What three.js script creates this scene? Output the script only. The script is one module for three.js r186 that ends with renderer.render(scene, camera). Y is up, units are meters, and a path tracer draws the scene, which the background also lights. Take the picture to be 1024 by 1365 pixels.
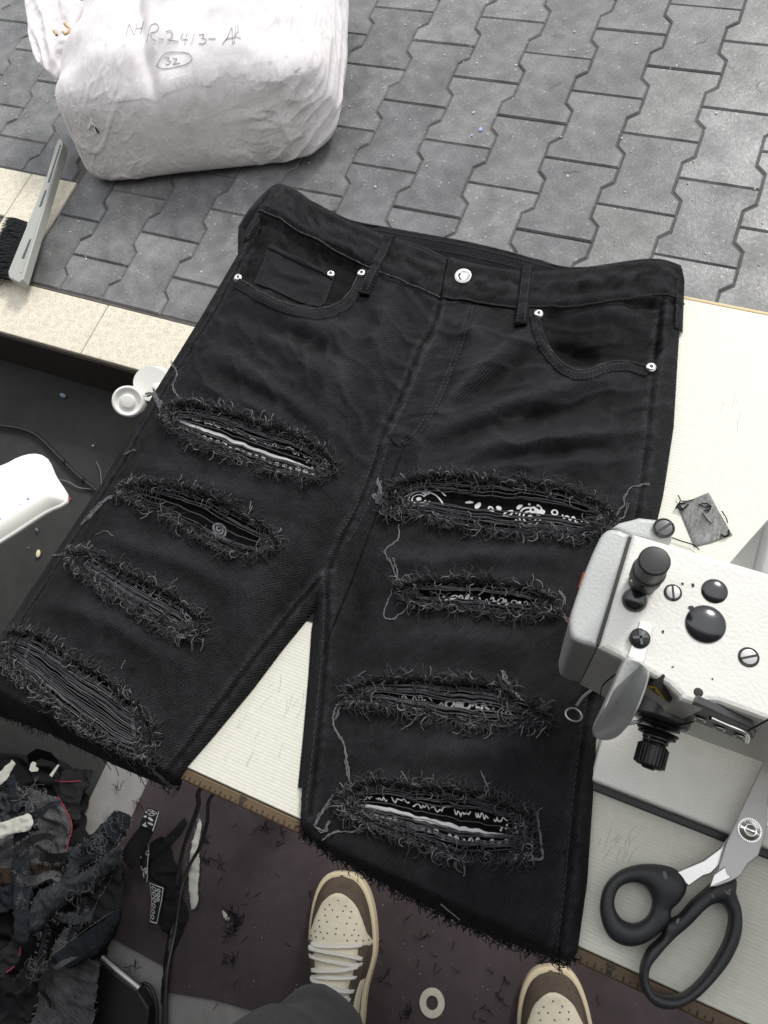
import * as THREE from 'three';
import { mergeGeometries, mergeVertices } from 'three/addons/utils/BufferGeometryUtils.js';
import { ImprovedNoise } from 'three/addons/math/ImprovedNoise.js';
import { RoundedBoxGeometry } from 'three/addons/geometries/RoundedBoxGeometry.js';
import { FontLoader } from 'three/addons/loaders/FontLoader.js';
import { TextGeometry } from 'three/addons/geometries/TextGeometry.js';
import { MarchingCubes } from 'three/addons/objects/MarchingCubes.js';

// ------------------------------------------------------------------ camera, sky, sun, exposure
const scene = new THREE.Scene();
const V = (x, y, z) => new THREE.Vector3(x, y, z);
const CAM = V(0.40991, 1.41613, -0.08414), FW = V(-0.283559, -0.917068, -0.280323), UP = V(-0.284831, 0.359673, -0.888542), FL = 980.962;
const RT = FW.clone().cross(UP);
const camera = new THREE.PerspectiveCamera(69.6562, 0.75, 0.02, 400);
camera.position.copy(CAM); camera.up.copy(UP); camera.lookAt(CAM.clone().add(FW));
const EXPOSURE = 1.62, SKY = .88;
{ // overcast sky: brighter towards the zenith, faint large clouds
  const w = 128, h = 64, d = new Float32Array(w * h * 4), n = new ImprovedNoise();
  for (let j = 0; j < h; j++) for (let i = 0; i < w; i++) {
    const el = (j + .5) / h * Math.PI - Math.PI / 2, az = (i + .5) / w * 2 * Math.PI, s = Math.sin(el);
    const c = 1 + .12 * n.noise(Math.cos(az) * Math.cos(el) * 2.5, s * 3, Math.sin(az) * Math.cos(el) * 2.5);
    const L = SKY * (s > 0 ? (1 + 1.6 * s) / 2.6 * 1.25 * c : .22);
    d.set([L * .97, L * .99, L * 1.03, 1], (j * w + i) * 4);
  }
  const t = new THREE.DataTexture(d, w, h, THREE.RGBAFormat, THREE.FloatType);
  t.mapping = THREE.EquirectangularReflectionMapping; t.magFilter = THREE.LinearFilter; t.minFilter = THREE.LinearFilter; t.needsUpdate = true;
  scene.background = t; scene.environment = t;
}
const sun = new THREE.DirectionalLight(new THREE.Color().setRGB(1, .97, .92), 1.5);
sun.position.set(.9, 3.4, -3.6); sun.target.position.set(0.1, .6, -.5); sun.castShadow = true; sun.shadow.radius = 24;
sun.shadow.mapSize.set(2048, 2048);
Object.assign(sun.shadow.camera, { left: -3, right: 3, top: 3, bottom: -3, near: .1, far: 15 });
scene.add(sun, sun.target);
const renderer = new THREE.WebGLRenderer({ antialias: true });
renderer.setSize(768, 1024); renderer.shadowMap.enabled = true; renderer.shadowMap.type = THREE.PCFSoftShadowMap;
renderer.toneMapping = THREE.LinearToneMapping; renderer.toneMappingExposure = EXPOSURE;

// ------------------------------------------------------------------ helpers
const N3 = new ImprovedNoise(), noise = (x, y, z = 0) => N3.noise(x, y, z);
function rng(seed) { let a = seed >>> 0; return () => { a = (a + 0x6D2B79F5) | 0; let t = Math.imul(a ^ (a >>> 15), 1 | a); t = (t + Math.imul(t ^ (t >>> 7), 61 | t)) ^ t; return ((t ^ (t >>> 14)) >>> 0) / 4294967296; }; }
const clamp = (x, a, b) => Math.min(b, Math.max(a, x)), lerp = (a, b, t) => a + (b - a) * t;
const sst = (a, b, x) => { const t = clamp((x - a) / (b - a), 0, 1); return t * t * (3 - 2 * t); };
const ray = (px, py) => FW.clone().addScaledVector(RT, (px - 512) / FL).addScaledVector(UP, -(py - 682.5) / FL);
function at(px, py, y) { const d = ray(px, py), t = (y - CAM.y) / d.y; return CAM.clone().addScaledVector(d, t); }     // point of the place at height y
function atZ(px, py, z) { const d = ray(px, py), t = (z - CAM.z) / d.z; return CAM.clone().addScaledVector(d, t); }    // point of the place at depth z
const pts = (list, y) => list.map(([a, b]) => at(a, b, y));
const names = {};
function numbered(n) { const k = names[n] = (names[n] ?? -1) + 1; return k ? `${n}_${String(k).padStart(3, '0')}` : n; }
function shadow(o) { o.castShadow = o.receiveShadow = true; return o; }
function thing(name, label, category, pos = V(0, 0, 0), group) {
  const o = new THREE.Group(); o.name = numbered(name); o.position.copy(pos); o.userData = { label, category };
  if (group) o.userData.group = group; scene.add(o); return o;
}
function boxUV(g, s = 1) { // uv in metres / s by the dominant axis of the normal
  const p = g.attributes.position, n = g.attributes.normal, uv = new Float32Array(p.count * 2);
  for (let i = 0; i < p.count; i++) {
    const ax = Math.abs(n.getX(i)), ay = Math.abs(n.getY(i)) * 1.2, az = Math.abs(n.getZ(i)), x = p.getX(i), y = p.getY(i), z = p.getZ(i);
    const [u, v] = ay >= ax && ay >= az ? [x, z] : ax > az ? [z, y] : [x, y];
    uv[2 * i] = u / s; uv[2 * i + 1] = v / s;
  }
  g.setAttribute('uv', new THREE.BufferAttribute(uv, 2)); return g;
}
function merge(list) {
  const gs = list.map(g => { g = g.index ? g.toNonIndexed() : g; for (const k of Object.keys(g.attributes)) if (!['position', 'normal', 'uv'].includes(k)) g.deleteAttribute(k); if (!g.attributes.uv) boxUV(g); return g; });
  return gs.length > 1 ? mergeGeometries(gs) : gs[0];
}
// a part: geometry given in world metres, hung under its thing (parents sit at pure offsets)
function part(name, geos, mat, parent, o = {}) {
  let g = Array.isArray(geos) ? merge(geos) : geos;
  if (!o.uv) boxUV(g, o.scale || 1);
  let ox = 0, oy = 0, oz = 0;
  for (let p = parent; p && p !== scene; p = p.parent) { ox += p.position.x; oy += p.position.y; oz += p.position.z; }
  if (ox || oy || oz) g.translate(-ox, -oy, -oz);
  const m = shadow(new THREE.Mesh(g, mat)); m.name = parent === scene ? numbered(name) : name; parent.add(m);
  if (o.label) m.userData.label = o.label; if (o.category) m.userData.category = o.category; if (o.kind) m.userData.kind = o.kind; if (o.group) m.userData.group = o.group;
  return m;
}
const single = (name, label, category, geos, mat, o = {}) => part(name, geos, mat, scene, { ...o, label, category });
const struct = (name, geos, mat, o = {}) => part(name, geos, mat, scene, { ...o, kind: 'structure' });
function box(x0, y0, z0, x1, y1, z1, r = 0) {
  const w = x1 - x0, h = y1 - y0, d = z1 - z0, g = r ? new RoundedBoxGeometry(w, h, d, 2, Math.min(r, w / 2.01, h / 2.01, d / 2.01)) : new THREE.BoxGeometry(w, h, d);
  return g.translate((x0 + x1) / 2, (y0 + y1) / 2, (z0 + z1) / 2);
}
function slab(poly, y0, y1, bevel = 0, holes = [], seg = 3) { // outline in x/z, bevelled prism
  const sh = new THREE.Shape(poly.map(p => new THREE.Vector2(p.x, -p.z)));
  for (const h of holes) sh.holes.push(new THREE.Path(h.map(p => new THREE.Vector2(p.x, -p.z))));
  const g = new THREE.ExtrudeGeometry(sh, { depth: y1 - y0 - 2 * bevel, bevelEnabled: bevel > 0, bevelThickness: bevel, bevelSize: bevel, bevelOffset: -bevel, bevelSegments: seg, curveSegments: 4 });
  return g.rotateX(-Math.PI / 2).translate(0, y0 + bevel, 0);
}
function smooth(poly, n, closed = true) { return new THREE.CatmullRomCurve3(poly, closed, 'centripetal').getPoints(n).slice(0, closed ? n : n + 1); }
function cyl(a, b, r0, r1 = r0, seg = 24, cap = true) { const d = b.clone().sub(a), g = new THREE.CylinderGeometry(r1, r0, d.length(), seg, 1, !cap); g.applyQuaternion(new THREE.Quaternion().setFromUnitVectors(V(0, 1, 0), d.clone().normalize())); return g.translate((a.x + b.x) / 2, (a.y + b.y) / 2, (a.z + b.z) / 2); }
function lathe(profile, pos, dir = V(0, 1, 0), seg = 32) { const g = new THREE.LatheGeometry(profile.map(([r, y]) => new THREE.Vector2(r, y)), seg); g.applyQuaternion(new THREE.Quaternion().setFromUnitVectors(V(0, 1, 0), dir.clone().normalize())); return g.translate(pos.x, pos.y, pos.z); }
const tube = (list, r, n = list.length * 6, sides = 8, closed = false) => new THREE.TubeGeometry(new THREE.CatmullRomCurve3(list, closed, 'centripetal'), n, r, sides, closed);
class Threads { // many thin polyline strands in one geometry
  constructor(sides = 3) { this.p = []; this.n = []; this.i = []; this.s = sides; }
  add(list, r) {
    const s = this.s, b = this.p.length / 3, T = V(0, 0, 0), A = V(0, 0, 0), B = V(0, 0, 0), U = V(.31, .9, .27);
    for (let k = 0; k < list.length; k++) {
      T.subVectors(list[Math.min(k + 1, list.length - 1)], list[Math.max(k - 1, 0)]).normalize();
      A.crossVectors(T, U).normalize(); if (A.lengthSq() < .01) A.set(1, 0, 0); B.crossVectors(A, T);
      for (let q = 0; q < s; q++) { const a = q / s * 2 * Math.PI, c = Math.cos(a), d = Math.sin(a), x = A.x * c + B.x * d, y = A.y * c + B.y * d, z = A.z * c + B.z * d; this.p.push(list[k].x + x * r, list[k].y + y * r, list[k].z + z * r); this.n.push(x, y, z); }
      if (k) for (let q = 0; q < s; q++) { const e = (q + 1) % s, a = b + (k - 1) * s; this.i.push(a + q, a + s + q, a + e, a + e, a + s + q, a + s + e); }
    }
  }
  geo() { const g = new THREE.BufferGeometry(); g.setAttribute('position', new THREE.Float32BufferAttribute(this.p, 3)); g.setAttribute('normal', new THREE.Float32BufferAttribute(this.n, 3)); g.setIndex(this.i); return boxUV(g); }
}
function segDist(x, z, poly, closed, out) { // distance in plan to a polyline; out.k / out.t say where
  let best = 1e9; const n = closed ? poly.length : poly.length - 1;
  for (let k = 0; k < n; k++) {
    const a = poly[k], b = poly[(k + 1) % poly.length], dx = b.x - a.x, dz = b.z - a.z, t = clamp(((x - a.x) * dx + (z - a.z) * dz) / (dx * dx + dz * dz + 1e-12), 0, 1), ex = a.x + dx * t - x, ez = a.z + dz * t - z, d = ex * ex + ez * ez;
    if (d < best) { best = d; if (out) { out.x = a.x + dx * t; out.z = a.z + dz * t; out.u = (k + t) / n; } }
  }
  return Math.sqrt(best);
}
function inPoly(x, z, poly) { let c = false; for (let i = 0, j = poly.length - 1; i < poly.length; j = i++) { const a = poly[i], b = poly[j]; if ((a.z > z) !== (b.z > z) && x < (b.x - a.x) * (z - a.z) / (b.z - a.z) + a.x) c = !c; } return c; }
function resample(list, n) { const L = [0]; for (let i = 1; i < list.length; i++) L.push(L[i - 1] + list[i].distanceTo(list[i - 1])); const out = []; for (let k = 0, i = 1; k < n; k++) { const s = L[L.length - 1] * k / (n - 1); while (i < list.length - 1 && L[i] < s) i++; out.push(list[i - 1].clone().lerp(list[i], clamp((s - L[i - 1]) / (L[i] - L[i - 1] + 1e-9), 0, 1))); } return out; }
// cloth cut to an outline: a fine grid in plan, its border drawn onto the outline
function sheet(poly, Hf, cell, o = {}) {
  let x0 = 1e9, x1 = -1e9, z0 = 1e9, z1 = -1e9; for (const p of poly) { x0 = Math.min(x0, p.x); x1 = Math.max(x1, p.x); z0 = Math.min(z0, p.z); z1 = Math.max(z1, p.z); }
  const nx = Math.ceil((x1 - x0) / cell) + 3, nz = Math.ceil((z1 - z0) / cell) + 3; x0 -= cell; z0 -= cell;
  const ins = new Uint8Array(nx * nz);
  for (let j = 0; j < nz; j++) for (let i = 0; i < nx; i++) ins[j * nx + i] = inPoly(x0 + i * cell, z0 + j * cell, poly) ? 1 : 0;
  const id = new Int32Array(nx * nz).fill(-1), P = [], C = [], UVs = [], idx = [[], []], out = {};
  const vert = (i, j) => {
    const k = j * nx + i; if (id[k] >= 0) return id[k];
    let x = x0 + i * cell, z = z0 + j * cell;
    if (!ins[k]) { segDist(x, z, poly, true, out); x = out.x; z = out.z; }
    id[k] = P.length / 3; P.push(x, Hf(x, z), z); if (o.color) C.push(...o.color(x, z));
    const [u, v] = o.uv ? o.uv(x, z) : [x, z]; UVs.push(u, v);
    return id[k];
  };
  for (let j = 0; j < nz - 1; j++) for (let i = 0; i < nx - 1; i++) {
    const c = ins[j * nx + i] + ins[j * nx + i + 1] + ins[(j + 1) * nx + i] + ins[(j + 1) * nx + i + 1]; if (!c) continue;
    const cx = x0 + (i + .5) * cell, cz = z0 + (j + .5) * cell; if (o.hole && o.hole(cx, cz)) continue;
    const a = vert(i, j), b = vert(i + 1, j), d = vert(i, j + 1), e = vert(i + 1, j + 1); idx[o.split && o.split(cx, cz) ? 1 : 0].push(a, d, b, b, d, e);
  }
  const g = new THREE.BufferGeometry(); g.setAttribute('position', new THREE.Float32BufferAttribute(P, 3)); g.setAttribute('uv', new THREE.Float32BufferAttribute(UVs, 2)); if (o.color) g.setAttribute('color', new THREE.Float32BufferAttribute(C, 3));
  g.setIndex(idx[0].concat(idx[1])); g.computeVertexNormals();
  if (!o.split) return g;
  return idx.map(list => { // two panels that share the normals of the whole
    const map = new Map(), q = { position: [], normal: [], uv: [], color: [] }, ii = list.map(v => { if (!map.has(v)) { map.set(v, map.size); for (const key of Object.keys(q)) { const at_ = g.attributes[key]; if (at_) for (let c = 0; c < at_.itemSize; c++) q[key].push(at_.array[v * at_.itemSize + c]); } } return map.get(v); });
    const r = new THREE.BufferGeometry(); for (const key of Object.keys(q)) if (q[key].length) r.setAttribute(key, new THREE.Float32BufferAttribute(q[key], key === 'uv' ? 2 : 3)); r.setIndex(ii); return r;
  });
}
// band of cloth between two lines, lying on a surface
function band(A, B, n, m, Hf, lift, o = {}) {
  A = resample(A, n); B = resample(B, n); const P = [], UVs = [], I = [];
  for (let i = 0; i < n; i++) for (let j = 0; j <= m; j++) { const t = j / m, x = lerp(A[i].x, B[i].x, t), z = lerp(A[i].z, B[i].z, t); P.push(x, Hf(x, z, i / (n - 1), t) + lift(t, i / (n - 1)), z); UVs.push(...(o.uv01 ? [i / (n - 1), 1 - t] : [x / (o.scale || 1), z / (o.scale || 1)])); }
  for (let i = 0; i < n - 1; i++) for (let j = 0; j < m; j++) { const a = i * (m + 1) + j, b = a + m + 1; I.push(a, b, a + 1, a + 1, b, b + 1); }
  const g = new THREE.BufferGeometry(); g.setAttribute('position', new THREE.Float32BufferAttribute(P, 3)); g.setAttribute('uv', new THREE.Float32BufferAttribute(UVs, 2)); g.setIndex(I); g.computeVertexNormals(); return g;
}
const flat = L => t => L * Math.pow(Math.max(0, 1 - Math.pow(Math.abs(2 * t - 1), 6)), .5) - .0005;

// ------------------------------------------------------------------ textures and materials
const lin = (r, g, b) => new THREE.Color().setRGB(r, g, b);
function tex(n, f, srgb, m = n) { // f(u,v) -> [r,g,b] 0..1, periodic
  const d = new Uint8Array(n * m * 4);
  for (let j = 0; j < m; j++) for (let i = 0; i < n; i++) { const c = f(i / n, j / m, i, j); d.set([clamp(c[0], 0, 1) * 255, clamp(c[1], 0, 1) * 255, clamp(c[2], 0, 1) * 255, 255], (j * n + i) * 4); }
  const t = new THREE.DataTexture(d, n, m); t.wrapS = t.wrapT = THREE.RepeatWrapping; t.magFilter = THREE.LinearFilter; t.minFilter = THREE.LinearMipmapLinearFilter; t.generateMipmaps = true; t.anisotropy = 8; if (srgb) t.colorSpace = THREE.SRGBColorSpace; t.needsUpdate = true; return t;
}
// tileable noise on a torus of period `k` cells
function pn(u, v, k, seed = 0) {
  const w = (a, b) => noise(a * k, b * k, seed), s = sst(0, 1, u), t = sst(0, 1, v);
  return lerp(lerp(w(u, v), w(u - 1, v), s), lerp(w(u, v - 1), w(u - 1, v - 1), s), t) / Math.sqrt((s * s + (1 - s) * (1 - s)) * (t * t + (1 - t) * (1 - t)));
}
const grey = v => [v, v, v];
const rt = rng(7);
const denimTex = tex(1024, (u, v, i, j) => { // twill: diagonal lines about 1.4 mm apart in a 0.2 m tile
  const d = .5 + .5 * Math.sin((u * 92 + v * 46) * 2 * Math.PI + pn(u, v, 40, 3) * 2.2), f = pn(u, v, 110, 5), w = pn(u, v, 7, 9), slub = pn(u * 1, v * 1, 60, 21);
  return grey(.60 + .30 * (d - .5) + .20 * f + .12 * w + .10 * slub + (rt() - .5) * .40);
}, false);
const denimBump = tex(1024, (u, v) => grey(.5 + .32 * Math.sin((u * 92 + v * 46) * 2 * Math.PI + pn(u, v, 40, 3) * 2.2) + .25 * pn(u, v, 110, 5)), false);
const speck = tex(512, (u, v) => { const a = pn(u, v, 30, 1), b = pn(u, v, 62, 2), c = pn(u, v, 8, 4), k = .84 + .16 * a + .18 * b + .05 * c - (a + b > .55 ? .16 : 0); return [k, k * .975, k * .92]; }, true);
const concrete = tex(1024, (u, v, i, j) => { const k = .44 + .08 * pn(u, v, 4, 1) + .07 * pn(u, v, 13, 2) + .05 * pn(u, v, 60, 3) + (rt() - .5) * .07 + (pn(u, v, 45, 8) > .62 ? .16 : 0) + (Math.abs(pn(u, v, 9, 12)) < .012 ? .06 : 0); return [k, k, k * .99]; }, true);
const concreteBump = tex(512, (u, v) => grey(.5 + .2 * pn(u, v, 40, 3) + .25 * pn(u, v, 110, 4)), false);
const pavRough = tex(512, (u, v) => grey(.46 + .16 * pn(u, v, 6, 31) + .1 * pn(u, v, 40, 3)), false);
const grime = tex(1024, (u, v) => { const k = .5 + .09 * pn(u, v, 4, 1) + .07 * pn(u, v, 11, 2) + .06 * pn(u, v, 34, 3) + (rt() - .5) * .10 + (pn(u, v, 70, 6) > .70 ? .14 : 0); return grey(k); }, false);
const ribs = tex(512, (u, v) => { const r = .5 + .5 * Math.sin(v * 32 * Math.PI), w = pn(u, v, 9, 7); return grey(.89 + .035 * r + .05 * w + .03 * pn(u, v, 60, 9)); }, false);
const ribsBump = tex(512, (u, v) => grey(.5 + .4 * Math.sin(v * 32 * Math.PI) + .1 * pn(u, v, 60, 2)), false);
const hammer = tex(512, (u, v) => { const a = pn(u, v, 36, 1), b = pn(u, v, 70, 2); return grey(.5 + .5 * Math.tanh(a * 1.8) * .8 + b * .25); }, false);
const paintDirt = tex(512, (u, v) => { const k = .95 + .025 * pn(u, v, 30, 3) + .04 * pn(u, v, 5, 4) - (pn(u, v, 40, 11) > .72 ? .08 : 0); return [k, k * .995, k * .97]; }, false);
const weave = tex(512, (u, v) => grey(.5 + .25 * Math.sin(u * 2 * Math.PI * 64) * Math.sin(v * 2 * Math.PI * 64) + .25 * pn(u, v, 12, 2) + .3 * pn(u, v, 40, 5)), false);
const sackTex = tex(1024, (u, v) => { const k = .93 + .05 * pn(u, v, 5, 3) + .03 * pn(u, v, 30, 4); return [k, k * .985, k * .99]; }, true);
const wash = tex(512, (u, v) => { const s = pn(u, v * .12, 70, 2) + .6 * pn(u, v, 40, 4); return grey(.55 + .30 * s + .18 * pn(u, v, 6, 8)); }, false);
const std = (c, r, o = {}) => new THREE.MeshStandardMaterial({ color: c, roughness: r, ...o });
const phy = (c, r, o = {}) => new THREE.MeshPhysicalMaterial({ color: c, roughness: r, ...o });
const DEN = .028, CL = { specularIntensity: .15 };
const M = {
  denim: phy(lin(DEN, DEN, DEN * 1.09), .72, { map: denimTex, bumpMap: denimBump, bumpScale: .0005, vertexColors: true, side: THREE.DoubleSide, ...CL }),
  denimFlat: phy(lin(DEN, DEN, DEN * 1.09), .72, { map: denimTex, bumpMap: denimBump, bumpScale: .0005, side: THREE.DoubleSide, ...CL }),
  matted: phy(lin(.022, .022, .024), 1, { map: wash, bumpMap: wash, bumpScale: .0012, side: THREE.DoubleSide, ...CL }),
  denimEdge: phy(lin(DEN * 3, DEN * 3, DEN * 3.1), .92, { map: denimTex, bumpMap: denimBump, bumpScale: .0005, ...CL }),
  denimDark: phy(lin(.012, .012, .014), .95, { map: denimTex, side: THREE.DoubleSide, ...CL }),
  thread: phy(lin(.056, .056, .060), .9, { ...CL }), fringe: phy(lin(.045, .045, .048), .9, { ...CL }), threadPale: phy(lin(.15, .15, .155), .9, { ...CL }), stitch: phy(lin(.060, .060, .064), .9, { ...CL }), blackThread: phy(lin(.012, .012, .013), .95, { ...CL }),
  steel: std(lin(.62, .61, .59), .28, { metalness: 1 }), steelDull: std(lin(.42, .41, .40), .42, { metalness: 1 }), darkSteel: std(lin(.10, .10, .10), .38, { metalness: .8 }), chrome: std(lin(.78, .77, .75), .14, { metalness: 1 }),
  tile: std(lin(.98, .95, .88), .85, { map: speck }), joint: std(lin(.20, .19, .175), 1, { map: grime }),
  step: std(lin(.07, .048, .04), .85, { map: grime }),
  rubber: phy(lin(.085, .085, .083), .9, { map: grime, ...CL }), mat: std(lin(.50, .48, .46), .92, { map: grime }), maroon: phy(lin(.125, .098, .105), .85, { map: grime, ...CL }), ring: std(lin(1.1, 1.0, .84), .9, { map: grime }),
  table: std(lin(.73, .715, .625), .5, { map: ribs, bumpMap: ribsBump, bumpScale: .0001 }), tableEdge: std(lin(.55, .45, .25), .5), tape: std(lin(.10, .062, .03), .5), ink: std(lin(.012, .011, .01), .6),
  paint: phy(lin(.72, .71, .675), .38, { map: paintDirt, bumpMap: hammer, bumpScale: .00015, clearcoat: .3, clearcoatRoughness: .3 }),
  bedPaintLit: phy(lin(.86, .85, .81), .4, { map: paintDirt, bumpMap: hammer, bumpScale: .00018, clearcoat: .3, clearcoatRoughness: .3 }),  // same paint as the arm, made paler to offset shade on the bed
  greyPaint: phy(lin(.43, .44, .425), .36, { bumpMap: hammer, bumpScale: .00015, clearcoat: .4, clearcoatRoughness: .25 }),
  black: std(lin(.012, .012, .013), .42), blackGloss: phy(lin(.01, .01, .012), .22, { clearcoat: .6, clearcoatRoughness: .15 }), rubberBlack: std(lin(.016, .017, .019), .48),
  red: std(lin(.5, .06, .03), .4), yellow: std(lin(.62, .42, .04), .5),
  white: std(lin(.82, .81, .77), .42), sack: phy(lin(.93, .91, .90), .62, { map: sackTex, bumpMap: weave, bumpScale: .0006, vertexColors: true, side: THREE.DoubleSide }), pencil: std(lin(.42, .42, .45), .9), tan: std(lin(.55, .36, .15), .9),
  brush: std(lin(.34, .35, .32), .45), bristle: std(lin(.012, .013, .015), .8),
  cream: std(lin(.72, .66, .52), .6, { map: paintDirt }), brown: phy(lin(.20, .155, .12), .85, { map: grime, bumpMap: concreteBump, bumpScale: .0005, ...CL }), soleCream: std(lin(.62, .53, .36), .6), lace: std(lin(.74, .71, .65), .85), sock: std(lin(.55, .60, .66), .9), shoeHole: std(lin(.05, .045, .03), .9),
  trouser: phy(lin(.125, .128, .122), .95, { map: denimTex, sheen: .3, sheenRoughness: .6, sheenColor: lin(.4, .4, .4) }),
  wall: std(lin(1.1, 1.08, 1.05), .95, { map: grime }), ceiling: std(lin(.72, .72, .70), .95),
  scrapDark: phy(lin(.034, .034, .037), .95, { map: denimTex, side: THREE.DoubleSide, ...CL }), scrapGrey: phy(lin(.13, .13, .135), .95, { map: wash, side: THREE.DoubleSide, ...CL }), scrapNavy: phy(lin(.030, .034, .042), .95, { map: denimTex, side: THREE.DoubleSide, ...CL }), scrapSlate: phy(lin(.066, .073, .080), .95, { map: wash, side: THREE.DoubleSide, ...CL }), scrapWhite: std(lin(.50, .49, .45), .9, { map: paintDirt, side: THREE.DoubleSide }), scrapBrown: phy(lin(.05, .035, .028), .95, { map: denimTex, side: THREE.DoubleSide, ...CL }), scrapBlack: phy(lin(.013, .013, .014), .95, { side: THREE.DoubleSide, ...CL }), felt: std(lin(.30, .30, .29), .95, { map: grime, side: THREE.DoubleSide }), redThread: std(lin(.30, .035, .05), .85),
};

// ------------------------------------------------------------------ setting: pavement, threshold, workshop
const PY = .1607, STEPZ = -.607, TILEZ = -.746;
const farm = std(lin(1, 1, 1), .9, { map: concrete });
struct('ground', box(-60, -.2, -60, 60, .142, -3.65), farm, { scale: .4 });
const pavement = struct('pavement', box(-4, -.2, -3.65, 4.5, .1565, TILEZ), M.joint);
{
  const a = .1, w = .0812 - .0008, nrw = .0607 - .0008, k1 = .062, k2 = .042, L = .1 - .0010;
  const I = [[-w, -L], [w, -L], [w, -k1], [nrw, -k2], [nrw, k2], [w, k1], [w, L], [-w, L], [-w, k1], [-nrw, k2], [-nrw, -k2], [-w, -k1]];
  const clip = (poly, keep, cut) => { const o = []; poly.forEach((p, i) => { const q = poly[(i + 1) % poly.length], a_ = keep(p), b_ = keep(q); if (a_) o.push(p); if (a_ !== b_) o.push(cut(p, q)); }); return o; };
  const mk = poly => { const sh = new THREE.Shape(poly.map(([x, z]) => new THREE.Vector2(x, -z))); const g = new THREE.ExtrudeGeometry(sh, { depth: .026, bevelEnabled: true, bevelThickness: .0035, bevelSize: .003, bevelOffset: -.003, bevelSegments: 1 }); return g.rotateX(-Math.PI / 2).translate(0, -.0295, 0); };
  const mats = [.80, .94, .68, .86, .74].map((v, i) => std(lin(v, v * 1.0, v * (1.0 + (i % 3) * .025)), 1, { map: concrete, roughnessMap: pavRough, bumpMap: concreteBump, bumpScale: .0006 }));
  const r = rng(11), variants = [0, 1, 2, 3, 4, 5].map(i => boxUV(mk(I).translate(i * .371, 0, i * .233), .4).translate(-i * .371, 0, -i * .233));
  const rest = []; let n = 0;
  const cells = [];
  for (let c = -24; c <= 30; c++) for (let q = -9; q <= 8; q++) { const x = -.2911 + c * .1419, z = -1.7509 + (q + (c & 1 ? .5 : 0)) * .2; if (x > -3.6 && x < 4 && z - .1 < TILEZ - .02) cells.push({ x, z, d: Math.hypot(x + .4, z + 1.2) }); }
  cells.sort((p, q) => p.d - q.d);
  const TILES = [[-1.187, -1.043, -1.05, TILEZ], [-1.60, -1.187, -1.05, -.909]];
  for (const { x, z } of cells) {
    let poly = null; const zmax = TILEZ - .006;
    if (z + .1 > zmax) poly = clip(I, p => p[1] + z <= zmax, (p, q) => { const t = (zmax - z - p[1]) / (q[1] - p[1]); return [lerp(p[0], q[0], t), zmax - z]; });
    const nearTile = TILES.some(([a0, a1, b0, b1]) => x + .08 > a0 && x - .08 < a1 && z + .1 > b0 && z - .1 < b1);
    if (nearTile) { // pavers are cut round the inlaid tiles
      const base = poly || I, xr = -1.043 + .004, zt = -1.05 - .004;
      if (x > -1.11) poly = clip(base, p => p[0] + x >= xr, (p, q) => { const t = (xr - x - p[0]) / (q[0] - p[0]); return [xr - x, lerp(p[1], q[1], t)]; });
      else poly = clip(base, p => p[1] + z <= zt, (p, q) => { const t = (zt - z - p[1]) / (q[1] - p[1]); return [lerp(p[0], q[0], t), zt - z]; });
      if (poly.length < 3) continue; const xs = poly.map(p => p[0]), zs = poly.map(p => p[1]); if (Math.max(...xs) - Math.min(...xs) < .012 || Math.max(...zs) - Math.min(...zs) < .012) continue;
    }
    const g = poly ? boxUV(mk(poly), .4) : variants[Math.floor(r() * 6)], y = PY + (r() - .5) * .0022, tx = (r() - .5) * .006, tz = (r() - .5) * .006;
    if (n++ < 290) { const m = shadow(new THREE.Mesh(g, mats[Math.floor(r() * 5)])); m.name = 'paver'; m.position.set(x, y - 0, z).sub(pavement.position); m.rotation.set(tx, 0, tz); pavement.add(m); }
    else rest.push(g.clone().translate(x, y, z));
  }
  if (rest.length) { const m = part('distant_pavers', rest, mats[0], pavement, { kind: 'stuff', scale: .4 }); }
}
// loose grit, chips and lint on the paving
{
  const r = rng(5), th = [], pale = [];
  for (let i = 0; i < 420; i++) { const x = -1.5 + r() * 2.4, z = -1.95 + r() * 1.2, s = .0008 + r() * r() * .0026; pale.push(new THREE.IcosahedronGeometry(s, 0).scale(1, .5, .6 + r()).rotateY(r() * 6).translate(x, PY + .001, z)); }
  single('pale_grit', 'pale grit and crumbs strewn over the grey paving', 'grit', pale, std(lin(.55, .52, .48), .9), { kind: 'stuff' });
  for (let i = 0; i < 26; i++) { const p = V(-1.4 + r() * 2.2, PY + .0022, -1.9 + r() * 1.1), l = []; let a = r() * 6; for (let k = 0; k < 7; k++) { l.push(p.clone()); a += (r() - .5) * 1.3; p.x += Math.cos(a) * .006; p.z += Math.sin(a) * .006; } th.push(tube(l, .0005, 12, 3)); }
  single('lint', 'short pale threads fallen on the grey paving', 'lint', th, M.mat, { kind: 'stuff' });
  for (const [px, py, s] of [[641, 173, .004], [629, 181, .002], [478, 198, .001]]) { const p = at(px, py, PY); single('blue_fleck', s > .003 ? 'larger blue fleck on a paver right of the sack' : s > .0015 ? 'smaller blue fleck beside the larger one on the paving' : 'tiny blue fleck by the lower right of the sack', 'fleck', slab(smooth([0, 1, 2, 3, 4, 5].map(k => V(p.x + Math.cos(k) * s, 0, p.z + Math.sin(k) * s * 1.3)), 18), PY + .001, PY + .0022), std(lin(.30, .36, .75), .7)); }
}
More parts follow.
